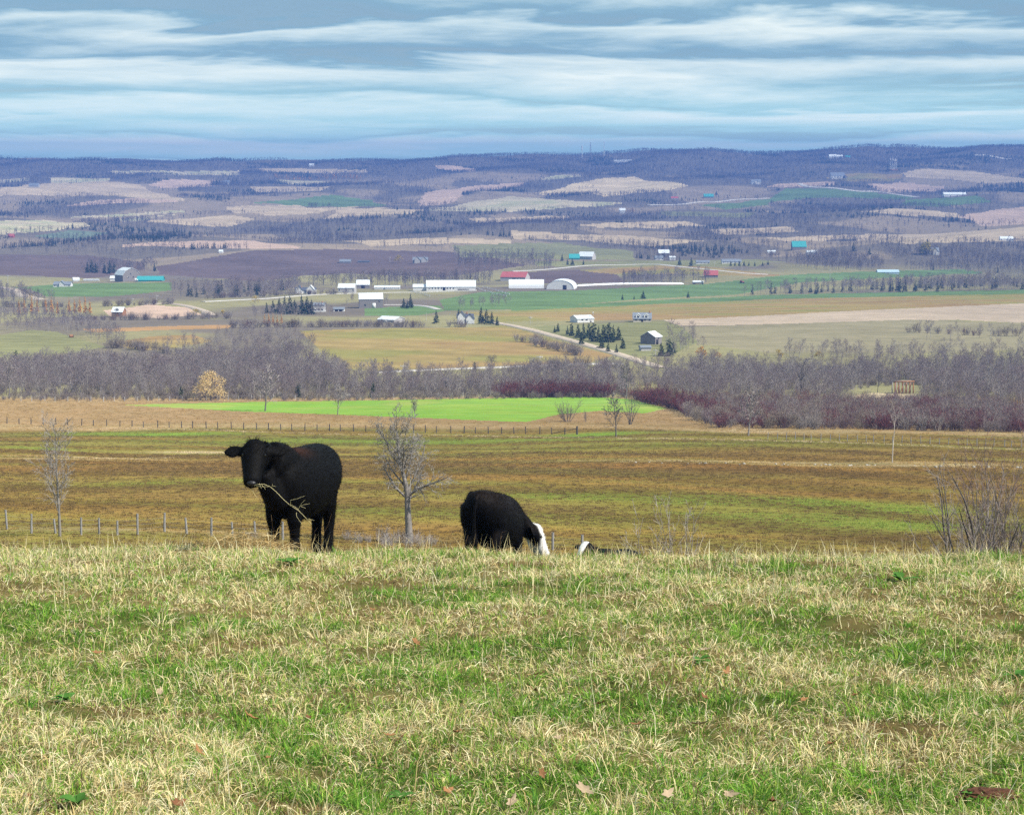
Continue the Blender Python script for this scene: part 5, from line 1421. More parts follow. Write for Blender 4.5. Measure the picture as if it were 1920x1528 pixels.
def make_cow(name, label, spec, place):
    """spec: dict of pose; place(x,y,z local) -> world. Body is one continuous mesh."""
    bm = bmesh.new()
    def add(geo):
        V, Fs = geo
        vs = [bm.verts.new(v) for v in V]
        for f in Fs:
            try: bm.faces.new([vs[i] for i in f])
            except ValueError: pass
    Y, Z, X = Vector((0, 1, 0)), Vector((0, 0, 1)), Vector((1, 0, 0))
    add(loft([(Vector((x, spec.get('bend', lambda q: 0.0)(x), z)), Y, Z, ry, rz) for x, z, ry, rz in spec['trunk']], 28))
    for L in spec['limbs']: add(limb(L))
    # head: sections along the face from the poll to the nose
    h = spec['head']; o, ax, sd = Vector(h['poll']), Vector(h['axis']).normalized(), Vector(h['side']).normalized()
    fr = ax.cross(sd).normalized()                            # out of the forehead
    if fr.dot(Vector(h['out'])) < 0: fr = -fr
    S = h.get('size', 1.0)
    prof_h = [(-.035, .05, .05, .0), (-.02, .095, .085, -.01), (.03, .132, .115, -.02), (.09, .146, .124, -.03), (.16, .150, .126, -.035), (.24, .138, .118, -.035), (.32, .120, .105, -.03), (.40, .108, .095, -.022), (.46, .104, .090, -.018), (.50, .092, .078, -.018), (.525, .060, .048, -.02)]
    add(loft([(o + ax * (s * S) + fr * (q * S), sd, fr, w * S, t * S) for s, w, t, q in prof_h], 20))
    # jaw, brow, cheeks, muzzle
    add(limb([(*(o + ax * .12 * S - fr * .10 * S), .075 * S), (*(o + ax * .26 * S - fr * .115 * S), .068 * S), (*(o + ax * .40 * S - fr * .085 * S), .05 * S), (*(o + ax * .47 * S - fr * .06 * S), .035 * S)]))
    for s in (-1, 1):
        e0 = o + ax * .065 * S + sd * (s * .105 * S) - fr * .03 * S
        ed = Vector(h['ears'][0 if s < 0 else 1]).normalized(); en = fr
        eu = ed.cross(en).normalized(); ev = ed.cross(eu)
        eL = h.get('ear', .20) * S
        add(loft([(e0 + ed * (eL * t) + eu * 0.0, eu, ev, w * S, d * S) for t, w, d in [(-.15, .03, .03), (.1, .04, .03), (.28, .066, .026), (.5, .084, .020), (.7, .082, .016), (.88, .058, .012), (.97, .030, .010), (1.0, .014, .008)]], 14))
        add(limb([(*(o + ax * .125 * S + sd * (s * .10 * S) + fr * .045 * S), .03 * S), (*(o + ax * .175 * S + sd * (s * .112 * S) + fr * .035 * S), .03 * S)]))   # brow
    me = bpy.data.meshes.new(name + '_rough'); bm.normal_update(); bmesh.ops.recalc_face_normals(bm, faces=bm.faces); bm.to_mesh(me); bm.free()
    tmp = bpy.data.objects.new(name + '_rough', me); COL.objects.link(tmp)
    rm = tmp.modifiers.new('r', 'REMESH'); rm.mode = 'VOXEL'; rm.voxel_size = 0.019
    sm = tmp.modifiers.new('s', 'SMOOTH'); sm.factor = 0.6; sm.iterations = 7
    dg = bpy.context.evaluated_depsgraph_get(); dg.update()
    ev = tmp.evaluated_get(dg); body = bpy.data.meshes.new_from_object(ev)
    bpy.data.objects.remove(tmp)
    n = len(body.vertices); co = np.empty(n * 3, np.float32); body.vertices.foreach_get('co', co); co = co.reshape(-1, 3)
    no = np.empty(n * 3, np.float32); body.vertices.foreach_get('normal', no); no = no.reshape(-1, 3)
    col = spec['colour'](co, no)
    O = place(np.zeros((1, 3)))[0]
    e = empty(name, O); tag(e, label, 'cow', 'black cattle on the knoll')
    W_ = place(co) - O
    body.vertices.foreach_set('co', np.ascontiguousarray(W_, np.float32).ravel())
    c4 = np.ones((n, 4), np.float32); c4[:, :3] = col
    a = body.color_attributes.new('col', 'FLOAT_COLOR', 'POINT'); a.data.foreach_set('color', c4.ravel())
    body.polygons.foreach_set('use_smooth', np.ones(len(body.polygons), bool)); body.materials.clear(); body.materials.append(M['coat']); body.update()
    body.name = 'body'; link('body', body, e)
    # short coat hairs all over
    rs = np.random.RandomState(3)
    m = spec.get('hairs', 16000)
    i = rs.randint(0, n, m)
    p = co[i] + rs.normal(size=(m, 3)) * .006; nn = no[i]
    down = np.array([-.45, 0, -1.0]); L = rs.uniform(.009, .020, (m, 1))
    curl = spec.get('shag', lambda q: np.zeros(len(q)))(p)[:, None]
    L = L * (1 + 1.6 * curl)
    d = nn * (.45 + .5 * curl) + down * .55 + rs.normal(size=(m, 3)) * (.22 + .5 * curl); d /= np.linalg.norm(d, axis=1, keepdims=True)
    q = p + d * L
    v, f = blades(place(p - nn * .003) - O, place(q) - O, np.full(m, .0022), 5)
    hc = np.repeat(col[i] * rs.uniform(.7, 1.5, (m, 1)), 4, 0)
    link('coat_hair', mesh_np('coat_hair', v, f, M['hair'], hc), e)
    # eyes, nose, hooves
    def ball(nm, c, r, mat, flat=None):
        b2 = bmesh.new(); bmesh.ops.create_uvsphere(b2, u_segments=14, v_segments=9, radius=1.0)
        vv = np.array([v.co[:] for v in b2.verts]); ff = [[w.index for w in f.verts] for f in b2.faces]; b2.free()
        P = np.array(c[:])[None] + vv * np.array(r)
        mixed(nm, [tuple(t) for t in (place(P) - O)], ff, mat, e)
    for s in (-1, 1):
        ball('eye', o + ax * .165 * S + sd * (s * .118 * S) + fr * .032 * S, [.021 * S] * 3, M['eye'])
    ball('nose', o + ax * .500 * S + fr * .012 * S, [.058 * S, .058 * S, .035 * S], M['nose'])
    for hx, hy in spec.get('hooves', ()):
        v, f = tubes(np.array([[hx, hy, -.02], [hx + .02, hy, -.02]]), np.array([[hx - .005, hy, .085], [hx + .02, hy, .08]]), np.array([.066, .058]), np.array([.052, .04]), 10)
        part('hoof', (place(v) - O, f), M['hoof'], e)
    return e

TRUNK = [(.66, .86, .07, .09), (.62, .86, .15, .20), (.52, .83, .235, .31), (.38, .80, .285, .375), (.18, .79, .315, .395), (-.05, .79, .345, .395), (-.28, .80, .355, .385), (-.48, .83, .335, .355), (-.64, .87, .30, .315), (-.78, .90, .24, .26), (-.87, .92, .15, .17), (-.91, .92, .07, .08)]
FL = lambda y, x=.40: [(x - .06, y * .95, .92, .10, .15), (x - .02, y, .72, .095, .13), (x + .01, y, .54, .078, .095), (x + .02, y, .38, .066, .074), (x + .01, y, .30, .052, .056), (x + .005, y, .17, .046, .048), (x + .02, y, .09, .056, .058), (x + .04, y, .02, .058, .066)]
HL_ = lambda y, x=-.66: [(x + .02, y * .85, .95, .17, .22), (x + .05, y, .74, .155, .20), (x + .05, y * 1.03, .60, .115, .15), (x - .06, y, .47, .075, .095), (x - .10, y * .97, .40, .058, .07), (x - .08, y * .95, .27, .047, .052), (x - .06, y * .95, .12, .052, .056), (x - .03, y * .95, .02, .058, .066)]
TAIL = [(-.86, 0, 1.10, .045), (-.94, 0, 1.03, .038), (-.97, .01, .88, .028), (-.97, .02, .70, .025), (-.96, .02, .55, .04), (-.96, .02, .42, .055), (-.95, .02, .32, .03)]
BLACK = np.array([.0032, .0030, .0036])

def placer(F2, origin, lift=0.0, scale=1.0, tilt=1.0):
    """local x runs along F2 (ground direction), z up; the animal stands on the slope of the land"""
    f = Vector((F2[0], F2[1], 0)).normalized(); l = Vector((-f.y, f.x, 0))
    def place(p):
        p = np.asarray(p, float) * np.array(scale)
        x = origin[0] + f.x * p[:, 0] + l.x * p[:, 1]; y = origin[1] + f.y * p[:, 0] + l.y * p[:, 1]
        g = zt(origin[0], origin[1]); s = 0.5
        sl = (zt(origin[0] + f.x * s, origin[1] + f.y * s) - zt(origin[0] - f.x * s, origin[1] - f.y * s))
        tl = tilt + (1 - tilt) * (1 - sstep(.05, .75, p[:, 2])) if tilt < 1 else tilt
        z = g + tl * sl * p[:, 0] + p[:, 2] + lift
        return np.stack([x, y, z], 1)
    return place

thick = lambda L, k=1.22: [(x, y, z, a * (k if z < .7 else 1.05), b * (k if z < .7 else 1.05)) for x, y, z, a, b in L]
# the standing cow: coming towards the camera, head turned to it
th = R(16)
F1 = (-math.sin(th), -math.cos(th))
d1 = 21.35
x1 = (529 - 960) / F * d1 * 1.008
f1 = Vector((F1[0], F1[1], 0)); l1 = Vector((-f1.y, f1.x, 0))
org1 = (x1 - f1.x * .42, d1 - f1.y * .42)
def loc1(wx, wy, wz=0.0):                                   # world direction to the cow's own axes
    w = Vector((wx, wy, wz)); return Vector((w.dot(f1), w.dot(l1), wz))
hs = loc1(1, 0.10, -.02)
cow1 = dict(trunk=TRUNK, hooves=[(.44, -.12), (.43, .12), (-.63, .124), (-.75, -.105)],
    limbs=[thick(FL(-.125, .40)), thick(FL(.12, .39)), thick(HL_(.12, -.58)), thick(HL_(-.10, -.72)), TAIL,
           [(.30, 0, 1.02, .20, .20), (.48, -.03, 1.04, .20, .24), (.62, -.07, 1.09, .18, .22), (.74, -.10, 1.15, .15, .175), (.80, -.12, 1.22, .12, .13)],      # neck
           [(.54, 0, .60, .13, .13), (.62, -.02, .72, .14, .14), (.70, -.07, .86, .12, .13), (.76, -.10, .98, .09, .10)],                       # brisket and dewlap
           [(-.52, 0, .50, .10, .06), (-.40, 0, .46, .12, .06), (-.30, 0, .46, .10, .05)]],
    head=dict(poll=(.84, -.15, 1.285), axis=loc1(-.02, -.72, -1), side=hs, out=loc1(0, -1, .2), ears=[loc1(-1, -.10, -.14), loc1(1, .05, -.05)], ear=.255, size=.97),
    colour=lambda co, no: BLACK[None] * (1 + .0 * co[:, :1]) + np.clip((no[:, 2:3] - .45) * 2, 0, 1) * np.exp(-((co[:, 0:1] - .15) / .22) ** 2) * np.exp(-((co[:, 2:3] - 1.2) / .09) ** 2) * np.array([[.030, .008, .002]])
        + np.exp(-(((co[:, 0:1] + .96) / .06) ** 2 + ((co[:, 2:3] - .45) / .16) ** 2)) * np.array([[.05, .014, .004]]),
    shag=lambda p: np.clip(1 - np.linalg.norm((p - np.array([.84, -.15, 1.31])) / .20, axis=1), 0, 1) * .9 + np.clip((p[:, 2] - 1.14) / .1, 0, 1) * np.clip((p[:, 0] - .1) * 3, 0, 1) * .5 + (p[:, 2] < .55) * .25, hairs=20000)
make_cow('cow', 'standing black cow facing forward with a dry stalk in its mouth', cow1, placer(F1, org1, 0.01, (1.0, 1.0, 1.06), .25))

# the grazing cow: seen from behind, head down to the right, white faced
F2 = (math.sin(R(17)), math.cos(R(17)))
d2 = 28.4
cow2 = dict(trunk=TRUNK, hooves=[(.52, -.15), (.36, .15), (-.69, .16), (-.60, -.16)],
    limbs=[FL(-.15, .48), FL(.16, .34), HL_(.17, -.66), HL_(-.17, -.57), TAIL,
           [(.34, 0, .94, .20, .24), (.54, -.06, .86, .18, .22), (.70, -.15, .78, .15, .18), (.80, -.22, .70, .13, .14), (.84, -.26, .68, .12, .12)],
           [(-.62, .17, 1.06, .07, .10), (-.50, .20, 1.08, .06, .09)], [(-.62, -.17, 1.06, .07, .10), (-.50, -.20, 1.08, .06, .09)],
           [(-.52, 0, .50, .12, .08), (-.40, 0, .45, .13, .08), (-.30, 0, .46, .10, .06)]],
    head=dict(poll=(.84, -.30, .76), axis=(.18, -.34, -1), side=(1, .35, .0), out=(.2, -.9, .4), ears=[(-1, -.1, -.1), (1, .3, -.1)], ear=.2, size=1.0),
    colour=lambda co, no: BLACK[None] * 1.15 + (sstep(.0, .04, co[:, 0] - .74 - .25 * np.maximum(0, co[:, 2] - .74)) * (co[:, 1] < -.02))[:, None] * np.array([[.72, .70, .68]]) + np.clip(no[:, 2:3], 0, 1) * np.array([[.006, .002, .0]]),
    shag=lambda p: .25 + 0 * p[:, 0], hairs=16000)
make_cow('cow', 'grazing black cow with a white face, seen from behind', cow2, placer(F2, ((893 - 960) / F * d2 * 1.005 + .30, d2 + .75), .05, 1.1, 1.15))

# the resting cow: only head and back show over the crest
F3 = (-.55, -.83)
d3 = 34.3
LIE = -.40
cow3 = dict(trunk=[(x, z + LIE + .03 * (x < -.4), ry * 1.08, rz * .96) for x, z, ry, rz in TRUNK], hooves=[],
    limbs=[[(.36, .16, .40, .13, .16), (.50, .24, .16, .09, .09), (.68, .26, .08, .06, .06), (.52, .32, .05, .05, .05), (.34, .33, .04, .05, .05)], [(.36, -.16, .40, .13, .16), (.52, -.24, .16, .09, .09), (.70, -.26, .08, .06, .06), (.54, -.32, .05, .05, .05)],
           [(-.62, .16, .52, .20, .24), (-.42, .30, .22, .14, .14), (-.20, .36, .10, .08, .08), (-.42, .42, .06, .055, .055), (-.62, .42, .05, .05, .05)], [(-.62, -.16, .48, .2, .22), (-.40, -.28, .2, .13, .13), (-.20, -.34, .1, .08, .08)],
           [(-.88, 0, .68, .04), (-.98, .05, .5, .035), (-1.0, .12, .25, .03), (-.96, .2, .08, .045)],
           [(.34, 0, .54, .20, .22), (.54, 0, .56, .17, .2), (.72, 0, .60, .14, .16), (.82, 0, .63, .12, .12)]],
    head=dict(poll=(.86, 0, .80), axis=(.75, .12, -.66), side=(-.1, 1, 0), out=(.6, 0, .8), ears=[(-.1, -1, .05), (-.1, 1, .05)], ear=.18, size=.95),
    colour=lambda co, no: BLACK[None] * 1.3 + ((co[:, 0] > .80) * (np.abs(co[:, 1] - .0) < .062) * (no[:, 2] > .1))[:, None] * np.array([[.72, .70, .68]]),
    hairs=8000)
make_cow('cow', 'resting black cow with a white blaze, mostly hidden behind the crest', cow3, placer(F3, ((1150 - 960) / F * d3 * 1.005, d3), .03))

# ------------------------------------------------------------------ the stalk in its mouth
def at_depth(px, py, d):
    r = ray(px, py); return Vector(r * (d / r[1]))
def stalk():
    z = lambda X, Y_: (400 + X / 5.456, 780 + Y_ / 5.456)
    def pts(L, d): return [at_depth(*z(X, Y_), d + dd) for X, Y_, dd in L]
    base = pts([(418, 712, .02), (455, 698, -.02), (515, 696, -.03), (580, 722, -.04), (640, 772, -.05), (720, 855, -.05), (790, 915, -.05), (870, 965, -.04), (940, 1035, -.03), (1005, 1105, -.02)], 20.62)
    e = empty('dry_stalk', base[0]); tag(e, 'pale dry weed stalk with side shoots held in the mouth of the standing cow', 'stalk')
    c = np.array([.62, .54, .30])
    def run_(P, r0, r1, nm):
        A = np.array([(p - base[0])[:] for p in P]); n = len(A) - 1; rr = np.linspace(r0, r1, n + 1)
        v, f = tubes(A[:-1], A[1:], rr[:-1], rr[1:], 5)
        link(nm, mesh_np(nm, v, f, M['twig'], np.tile(c, (len(v), 1))), e)
    run_(base, .0027, .0020, 'stem')
    for L in [[(790, 910, -.05), (790, 860, -.08), (860, 845, -.1), (935, 815, -.1)], [(870, 950, -.04), (905, 890, -.07), (940, 855, -.08)], [(880, 925, -.04), (930, 905, -.06), (985, 895, -.06)], [(790, 905, -.05), (840, 930, -.06), (875, 960, -.05)],
              [(850, 985, -.04), (850, 1020, -.06), (880, 1070, -.07), (905, 1100, -.07)], [(600, 720, -.04), (605, 690, -.06)], [(600, 710, -.04), (640, 722, -.06)], [(440, 716, 0), (500, 722, -.05), (570, 722, -.05)], [(470, 690, -.04), (490, 738, -.05)], [(495, 705, -.04), (535, 750, -.05)], [(390, 740, .12), (420, 800, .12), (458, 850, .12)], [(900, 925, -.05), (945, 942, -.06)], [(970, 1050, -.03), (1035, 1068, -.05)]]:
        run_(pts(L, 20.62), .0018, .0011, 'side_shoot')
stalk()
# ------------------------------------------------------------------ grass of the knoll
M['grass'] = attr_material('grass_blade', 0.6, 0.30, 0.0)
GR = np.random.RandomState(42)
STRAW = np.array([[.82, .70, .40], [.72, .57, .28], [.54, .39, .17], [.88, .80, .55], [.26, .165, .075]])
GREEN = np.array([[.13, .29, .038], [.22, .40, .05], [.36, .47, .08], [.07, .20, .04], [.46, .48, .12]])

def strips(base, dirs, L, W, droop, col, rs, tipw=.25):
    """bent blades of two pieces"""
    n = len(base)
    up = np.array([0, 0, 1.0])
    side = np.cross(dirs, up); ln = np.linalg.norm(side, axis=1, keepdims=True); side = np.where(ln > 1e-4, side / (ln + 1e-9), np.array([1.0, 0, 0]))
    tw = rs.uniform(-1.2, 1.2, (n, 1)); side = side * np.cos(tw) + np.cross(dirs, side) * np.sin(tw)
    mid = base + dirs * (L * .5)[:, None]
    d2 = dirs.copy(); d2[:, 2] -= droop; d2 += rs.normal(size=(n, 3)) * .12; d2 /= np.linalg.norm(d2, axis=1, keepdims=True)
    tip = mid + d2 * (L * .5)[:, None]
    w = W[:, None]
    V = np.stack([base - side * w, base + side * w, mid + side * w * .8, mid - side * w * .8, tip], 1).reshape(-1, 3)
    o = (np.arange(n) * 5)[:, None]
    Fq = np.concatenate([o + np.array([[0, 1, 2]]), o + np.array([[0, 2, 3]]), o + np.array([[3, 2, 4]])], 0)
    return V, Fq, np.repeat(col, 5, 0)

def spots(n, y0, y1, margin, power, rs):
    """more blades per square metre where they are seen closer"""
    u = rs.uniform(0, 1, n)
    a, b = y0 ** (1 - power), y1 ** (1 - power)
    y = (a + (b - a) * u) ** (1 / (1 - power))
    x = rs.uniform(-1, 1, n) * (.285 * y + margin)
    return x, y

def colour_pick(tab, n, rs, w=None):
    i = rs.choice(len(tab), n, p=w); j = rs.choice(len(tab), n, p=w); t = rs.uniform(0, .6, (n, 1))
    return (tab[i] * (1 - t) + tab[j] * t) * rs.uniform(.8, 1.15, (n, 1))

def build_grass():
    rs = GR
    # tufts: centres first, blades fan out of them
    nt = 32000
    tx, ty = spots(nt, 7.4, 24.2, 1.5, 1.15, rs)
    g = pasture_green(tx, ty)
    isg = rs.uniform(0, 1, nt) < (.28 + .52 * g)
    per = 13
    tid = np.repeat(np.arange(nt), per); n = len(tid)
    rad = rs.uniform(.015, .085, nt)[tid] * np.sqrt(rs.uniform(0, 1, n)); a = rs.uniform(0, 6.283, n)
    x = tx[tid] + np.cos(a) * rad; y = ty[tid] + np.sin(a) * rad
    base = np.stack([x, y, zt(x, y) - .012], 1)
    gb = isg[tid]
    mixg = rs.uniform(0, 1, n) < .22; gb = np.where(mixg, ~gb, gb)
    comb = np.stack([np.cos(fbm(tx * .8, ty * .8, 61, 2) * 12), np.sin(fbm(tx * .8, ty * .8, 62, 2) * 12)], 1)[tid]     # lie of the grass
    lean = np.where(gb, rs.uniform(.15, .9, n), rs.uniform(.25, 2.6, n))
    d = np.stack([np.cos(a) * lean + comb[:, 0] * .45 * lean, np.sin(a) * lean + comb[:, 1] * .45 * lean, np.ones(n)], 1)
    d /= np.linalg.norm(d, axis=1, keepdims=True)
    tl = (.55 + .9 * fbm(tx * 1.3, ty * 1.3, 31, 3))[tid]
    crest = 1 + .35 * sstep(16.5, 20.5, y)
    L = np.where(gb, rs.uniform(.04, .10, n), rs.uniform(.045, .15, n)) * tl * crest
    # grazed and trodden spots are short and brown, and so is the grass where the cow stands
    worn = sstep(.66, .80, fbm(tx * .9 + 7, ty * 1.1, 93, 3))
    cowd = np.exp(-(((tx - org1[0]) / .9) ** 2 + ((ty - 21.2) / 1.0) ** 2))
    L = L * (1 - .5 * worn[tid]) * (1 - .72 * cowd[tid])
    W = np.where(gb, rs.uniform(.0016, .0036, n), rs.uniform(.0013, .0032, n)) * (.75 + y * .028)
    col = np.where(gb[:, None], colour_pick(GREEN, n, rs, [.28, .28, .2, .12, .12]), colour_pick(STRAW, n, rs, [.32, .28, .14, .16, .10]))
    col = np.where((rs.uniform(0, 1, n) < .7 * worn[tid])[:, None], np.array([.20, .125, .06]) * rs.uniform(.5, 1.6, (n, 1)), col)
    lush = g[tid][:, None] * gb[:, None]
    col = col * (1 - .25 * lush) + np.array([.05, .17, .02]) * .25 * lush
    for sel, nm, lab in ((~gb, 'dry_grass', 'pale straw coloured dead grass over the near knoll'), (gb, 'green_grass', 'green grass growing through the dead straw of the near knoll')):
        v, f, c = strips(base[sel], d[sel], L[sel], W[sel], np.where(gb[sel], .5, .7), col[sel], rs)
        o = link(nm, mesh_np(nm, v, f, M['grass'], c)); tag(o, lab, 'grass', None, 'stuff')
    # big tufts: rank green clumps and flattened straw clumps
    def clumps(nc, per, want, tab, w, Lr, Wr, lean_r, rad_r, nm, lab):
        x, y = spots(nc * 5, 8.2, 22.5, .7, .8, rs); gg = pasture_green(x, y)
        k = np.nonzero(rs.uniform(0, 1, len(x)) < (gg ** 2 if want else (1 - gg) ** 2 * .5))[0][:nc]
        x, y = x[k], y[k]; m = len(x)
        tid = np.repeat(np.arange(m), per); n = len(tid); a = rs.uniform(0, 6.283, n)
        r = rs.uniform(*rad_r, m)[tid] * np.sqrt(rs.uniform(0, 1, n))
        bx, by = x[tid] + np.cos(a) * r, y[tid] + np.sin(a) * r
        b = np.stack([bx, by, zt(bx, by) - .012], 1)
        ca = rs.uniform(0, 6.283, m)[tid]; le = rs.uniform(*lean_r, n)
        d = np.stack([np.cos(a) * le + np.cos(ca) * .4 * le, np.sin(a) * le + np.sin(ca) * .4 * le, np.ones(n)], 1); d /= np.linalg.norm(d, axis=1, keepdims=True)
        c = colour_pick(tab, n, rs, w) * rs.uniform(.75, 1.2, m)[tid][:, None]
        v, f, c = strips(b, d, rs.uniform(*Lr, n) * rs.uniform(.6, 1.2, m)[tid], rs.uniform(*Wr, n) * (.8 + y[tid] * .02), np.full(n, .6), c, rs)
        o = link(nm, mesh_np(nm, v, f, M['grass'], c)); tag(o, lab, 'grass', None, 'stuff')
    clumps(420, 50, True, GREEN, [.36, .3, .1, .2, .04], (.06, .15), (.002, .0038), (.2, 1.1), (.04, .14), 'rank_grass', 'rank dark green grass clumps standing out of the pasture')
    clumps(300, 36, False, STRAW, [.34, .26, .08, .28, .04], (.08, .20), (.0016, .003), (.4, 1.8), (.03, .14), 'straw_clumps', 'bleached clumps of long dead grass lying over')
    # tall dry stems, thickest along the crest
    n = 9000
    x, y = spots(n, 7.8, 23.2, 1.4, .2, rs)
    keep = (rs.uniform(0, 1, n) < (.22 + .78 * sstep(14, 21, y)) * (.35 + .9 * fbm(x * .7, y * .7, 15, 3))) & (rs.uniform(0, 1, n) > .85 * np.exp(-(((x - org1[0]) / .8) ** 2 + ((y - 21.4) / 1.0) ** 2)))
    x, y = x[keep], y[keep]; n = len(x)
    base = np.stack([x, y, zt(x, y) - .01], 1)
    d = np.stack([rs.normal(size=n) * .28, rs.normal(size=n) * .28, np.ones(n)], 1); d /= np.linalg.norm(d, axis=1, keepdims=True)
    v, f, c = strips(base, d, rs.uniform(.14, .34, n) ** 1.0, rs.uniform(.0016, .0030, n) * (.75 + y * .022), rs.uniform(.05, .6, n), colour_pick(STRAW, n, rs, [.34, .2, .1, .3, .06]), rs, .5)
    o = link('dry_stems', mesh_np('dry_stems', v, f, M['grass'], c)); tag(o, 'tall dry grass stems standing along the crest', 'grass', None, 'stuff')
    # dead weed stalks: thin, brown, branched
    P0, P1, R0 = [], [], []
    nw = 620
    x, y = spots(nw, 8.2, 22.8, .6, .6, rs)
    for i in range(nw):
        p = np.array([x[i], y[i], float(zt(x[i], y[i])) - .01]); h = rs.uniform(.10, .34) * (1.25 if y[i] > 18 else 1)
        dd = np.array([rs.normal() * .4, rs.normal() * .35, 1]); dd /= np.linalg.norm(dd); r = rs.uniform(.0014, .003)
        for s in range(4):
            q = p + dd * h / 4; P0.append(p); P1.append(q); R0.append(r * (1 - .15 * s))
            if s > 0 and rs.uniform() < .75:
                b = dd + rs.normal(size=3) * .7; b[2] = abs(b[2]); b /= np.linalg.norm(b); P0.append(q); P1.append(q + b * h * rs.uniform(.12, .32)); R0.append(r * .6)
            p = q; dd = dd + rs.normal(size=3) * .14; dd /= np.linalg.norm(dd)
    P0, P1, R0 = np.array(P0), np.array(P1), np.array(R0)
    v, f = tubes(P0, P1, R0, R0 * .75, 3)
    c = np.repeat(np.array([.13, .085, .05]) * rs.uniform(.5, 1.8, (len(P0), 1)), 6, 0)
    o = link('weed_stalks', mesh_np('weed_stalks', v, f, M['twig'], c)); tag(o, 'thin brown dead weed stalks scattered through the pasture', 'weeds', None, 'stuff')
build_grass()

# ------------------------------------------------------------------ tufts that give the meadow its grain
def build_meadow_grass():
    rs = np.random.RandomState(8)
    kinds = [(.18, .23, .045), (.22, .19, .05), (.25, .17, .055), (.15, .10, .042), (.32, .20, .075), (.48, .37, .22), (.19, .29, .045)]
    protos = []
    for ki, c in enumerate(kinds):
        for v_ in range(2):
            n = 26
            a = rs.uniform(0, 6.28, n); r = rs.uniform(0, .38, n)
            b = np.stack([np.cos(a) * r, np.sin(a) * r, np.full(n, -.03)], 1)
            d = np.stack([rs.normal(size=n) * 1.0, rs.normal(size=n) * 1.0, np.ones(n)], 1); d /= np.linalg.norm(d, axis=1, keepdims=True)
            v, f, cc = strips(b, d, rs.uniform(.06, .17, n), rs.uniform(.012, .024, n), np.full(n, .4), np.array(c)[None] * rs.uniform(1.0, 1.75, (n, 1)), rs)
            protos.append(mesh_np('tuft', v, f, M['grass'], cc))
    n = 95000
    y = np.sqrt(rs.uniform(108.0 ** 2, 545.0 ** 2, n)); y = np.where(rs.uniform(0, 1, n) < .45, rs.uniform(112, 300, n), y)
    x = rs.uniform(-.30, .30, n) * y
    lime = [p for (l, pal, _), p in zip(FIELDS, POLYS) if pal == 'lime'][0]
    k = ~inside(lime, x, y); x, y = x[k], y[k]
    c = meadow_col(x, y); c = c * rs.uniform(.85, 1.15, (len(x), 1))
    K = np.array(kinds)
    near = np.argmin((np.log(c[:, None, :] + .01) - np.log(K[None] + .01)).__pow__(2).sum(2), 1)
    pts = np.stack([x, y, zt(x, y)], 1)
    for i in range(len(kinds)):
        s = near == i
        if s.sum() < 5: continue
        nm = ['green', 'olive', 'tawny', 'dark brown', 'rust', 'pale straw', 'fresh green'][i]
        scatter('meadow_grass', nm + ' rough grass tufts of the sloping meadow', 'grass', pts[s], protos[2 * i:2 * i + 2], rs.uniform(.6, 1.5, s.sum()) * (.8 + y[s] / 700), 40 + i)
    # pale tall grass along the fence and the old stone row
    lines = [([(-60, 797), (200, 803), (480, 810), (820, 816), (1120, 820)], .35, 1.0, 1.2), ([(1150, 822), (1440, 826), (1780, 838), (2000, 846)], .35, 1.2, 1.2), ([(60, 862), (180, 861), (330, 858)], .3, .7, 1.0), ([(340, 848), (430, 850)], .25, 1.6, 1.3), ([(1150, 866), (1500, 869), (1750, 875), (1960, 880)], .35, .5, .9), ([(40, 755), (470, 752), (780, 748), (1000, 744), (1110, 743)], .4, 1.2, 1.4), ([(1260, 768), (1330, 790), (1420, 812)], .3, 2.0, 1.3)]
    q, s = [], []
    for l, sp, jit, sc in lines:
        p = along(l, sp, jit, rs); q.append(p); s.append(rs.uniform(.7, 1.5, len(p)) * sc * (.9 + p[:, 1] / 900))
    scatter('pale_grass', 'tall pale grass along the wire fences and the old stone row', 'grass', np.concatenate(q), protos[10:12], np.concatenate(s), 60)
build_meadow_grass()
def stone_row():
    rng = random.Random(4)
    for i in range(34):
        px = rng.uniform(1190, 1915); py = 867 + (px - 1190) * .0145 + rng.uniform(-1, 1)
        stone(G(px, py), rng.uniform(.10, .22), 'pale fieldstone of the low stone row across the meadow', 'fieldstones of the stone row', rng)
def stone(P, s, label, group, rng):
    b = bmesh.new(); bmesh.ops.create_icosphere(b, subdivisions=2, radius=s)
    for v in b.verts:
        k = 1 + .22 * math.sin(v.co.x * 7 / s * .4 + s * 40) + rng.uniform(-.1, .1); v.co *= k; v.co.z *= .62
    me = bpy.data.meshes.new('fieldstone'); b.to_mesh(me); b.free(); me.materials.append(M['stone'])
    o = link('fieldstone', me, None, P + Vector((0, 0, s * .25))); o.rotation_euler = (0, 0, rng.uniform(0, 6)); tag(o, label, 'stone', group)
M['stone'] = solid('fieldstone', (.36, .33, .29), .9, .25, 4.0)
stone_row()
stone(at_depth_ground(856, 58) + Vector((0, 0, .35)), .55, 'pale rounded boulder below the gnarled tree', None, random.Random(1))

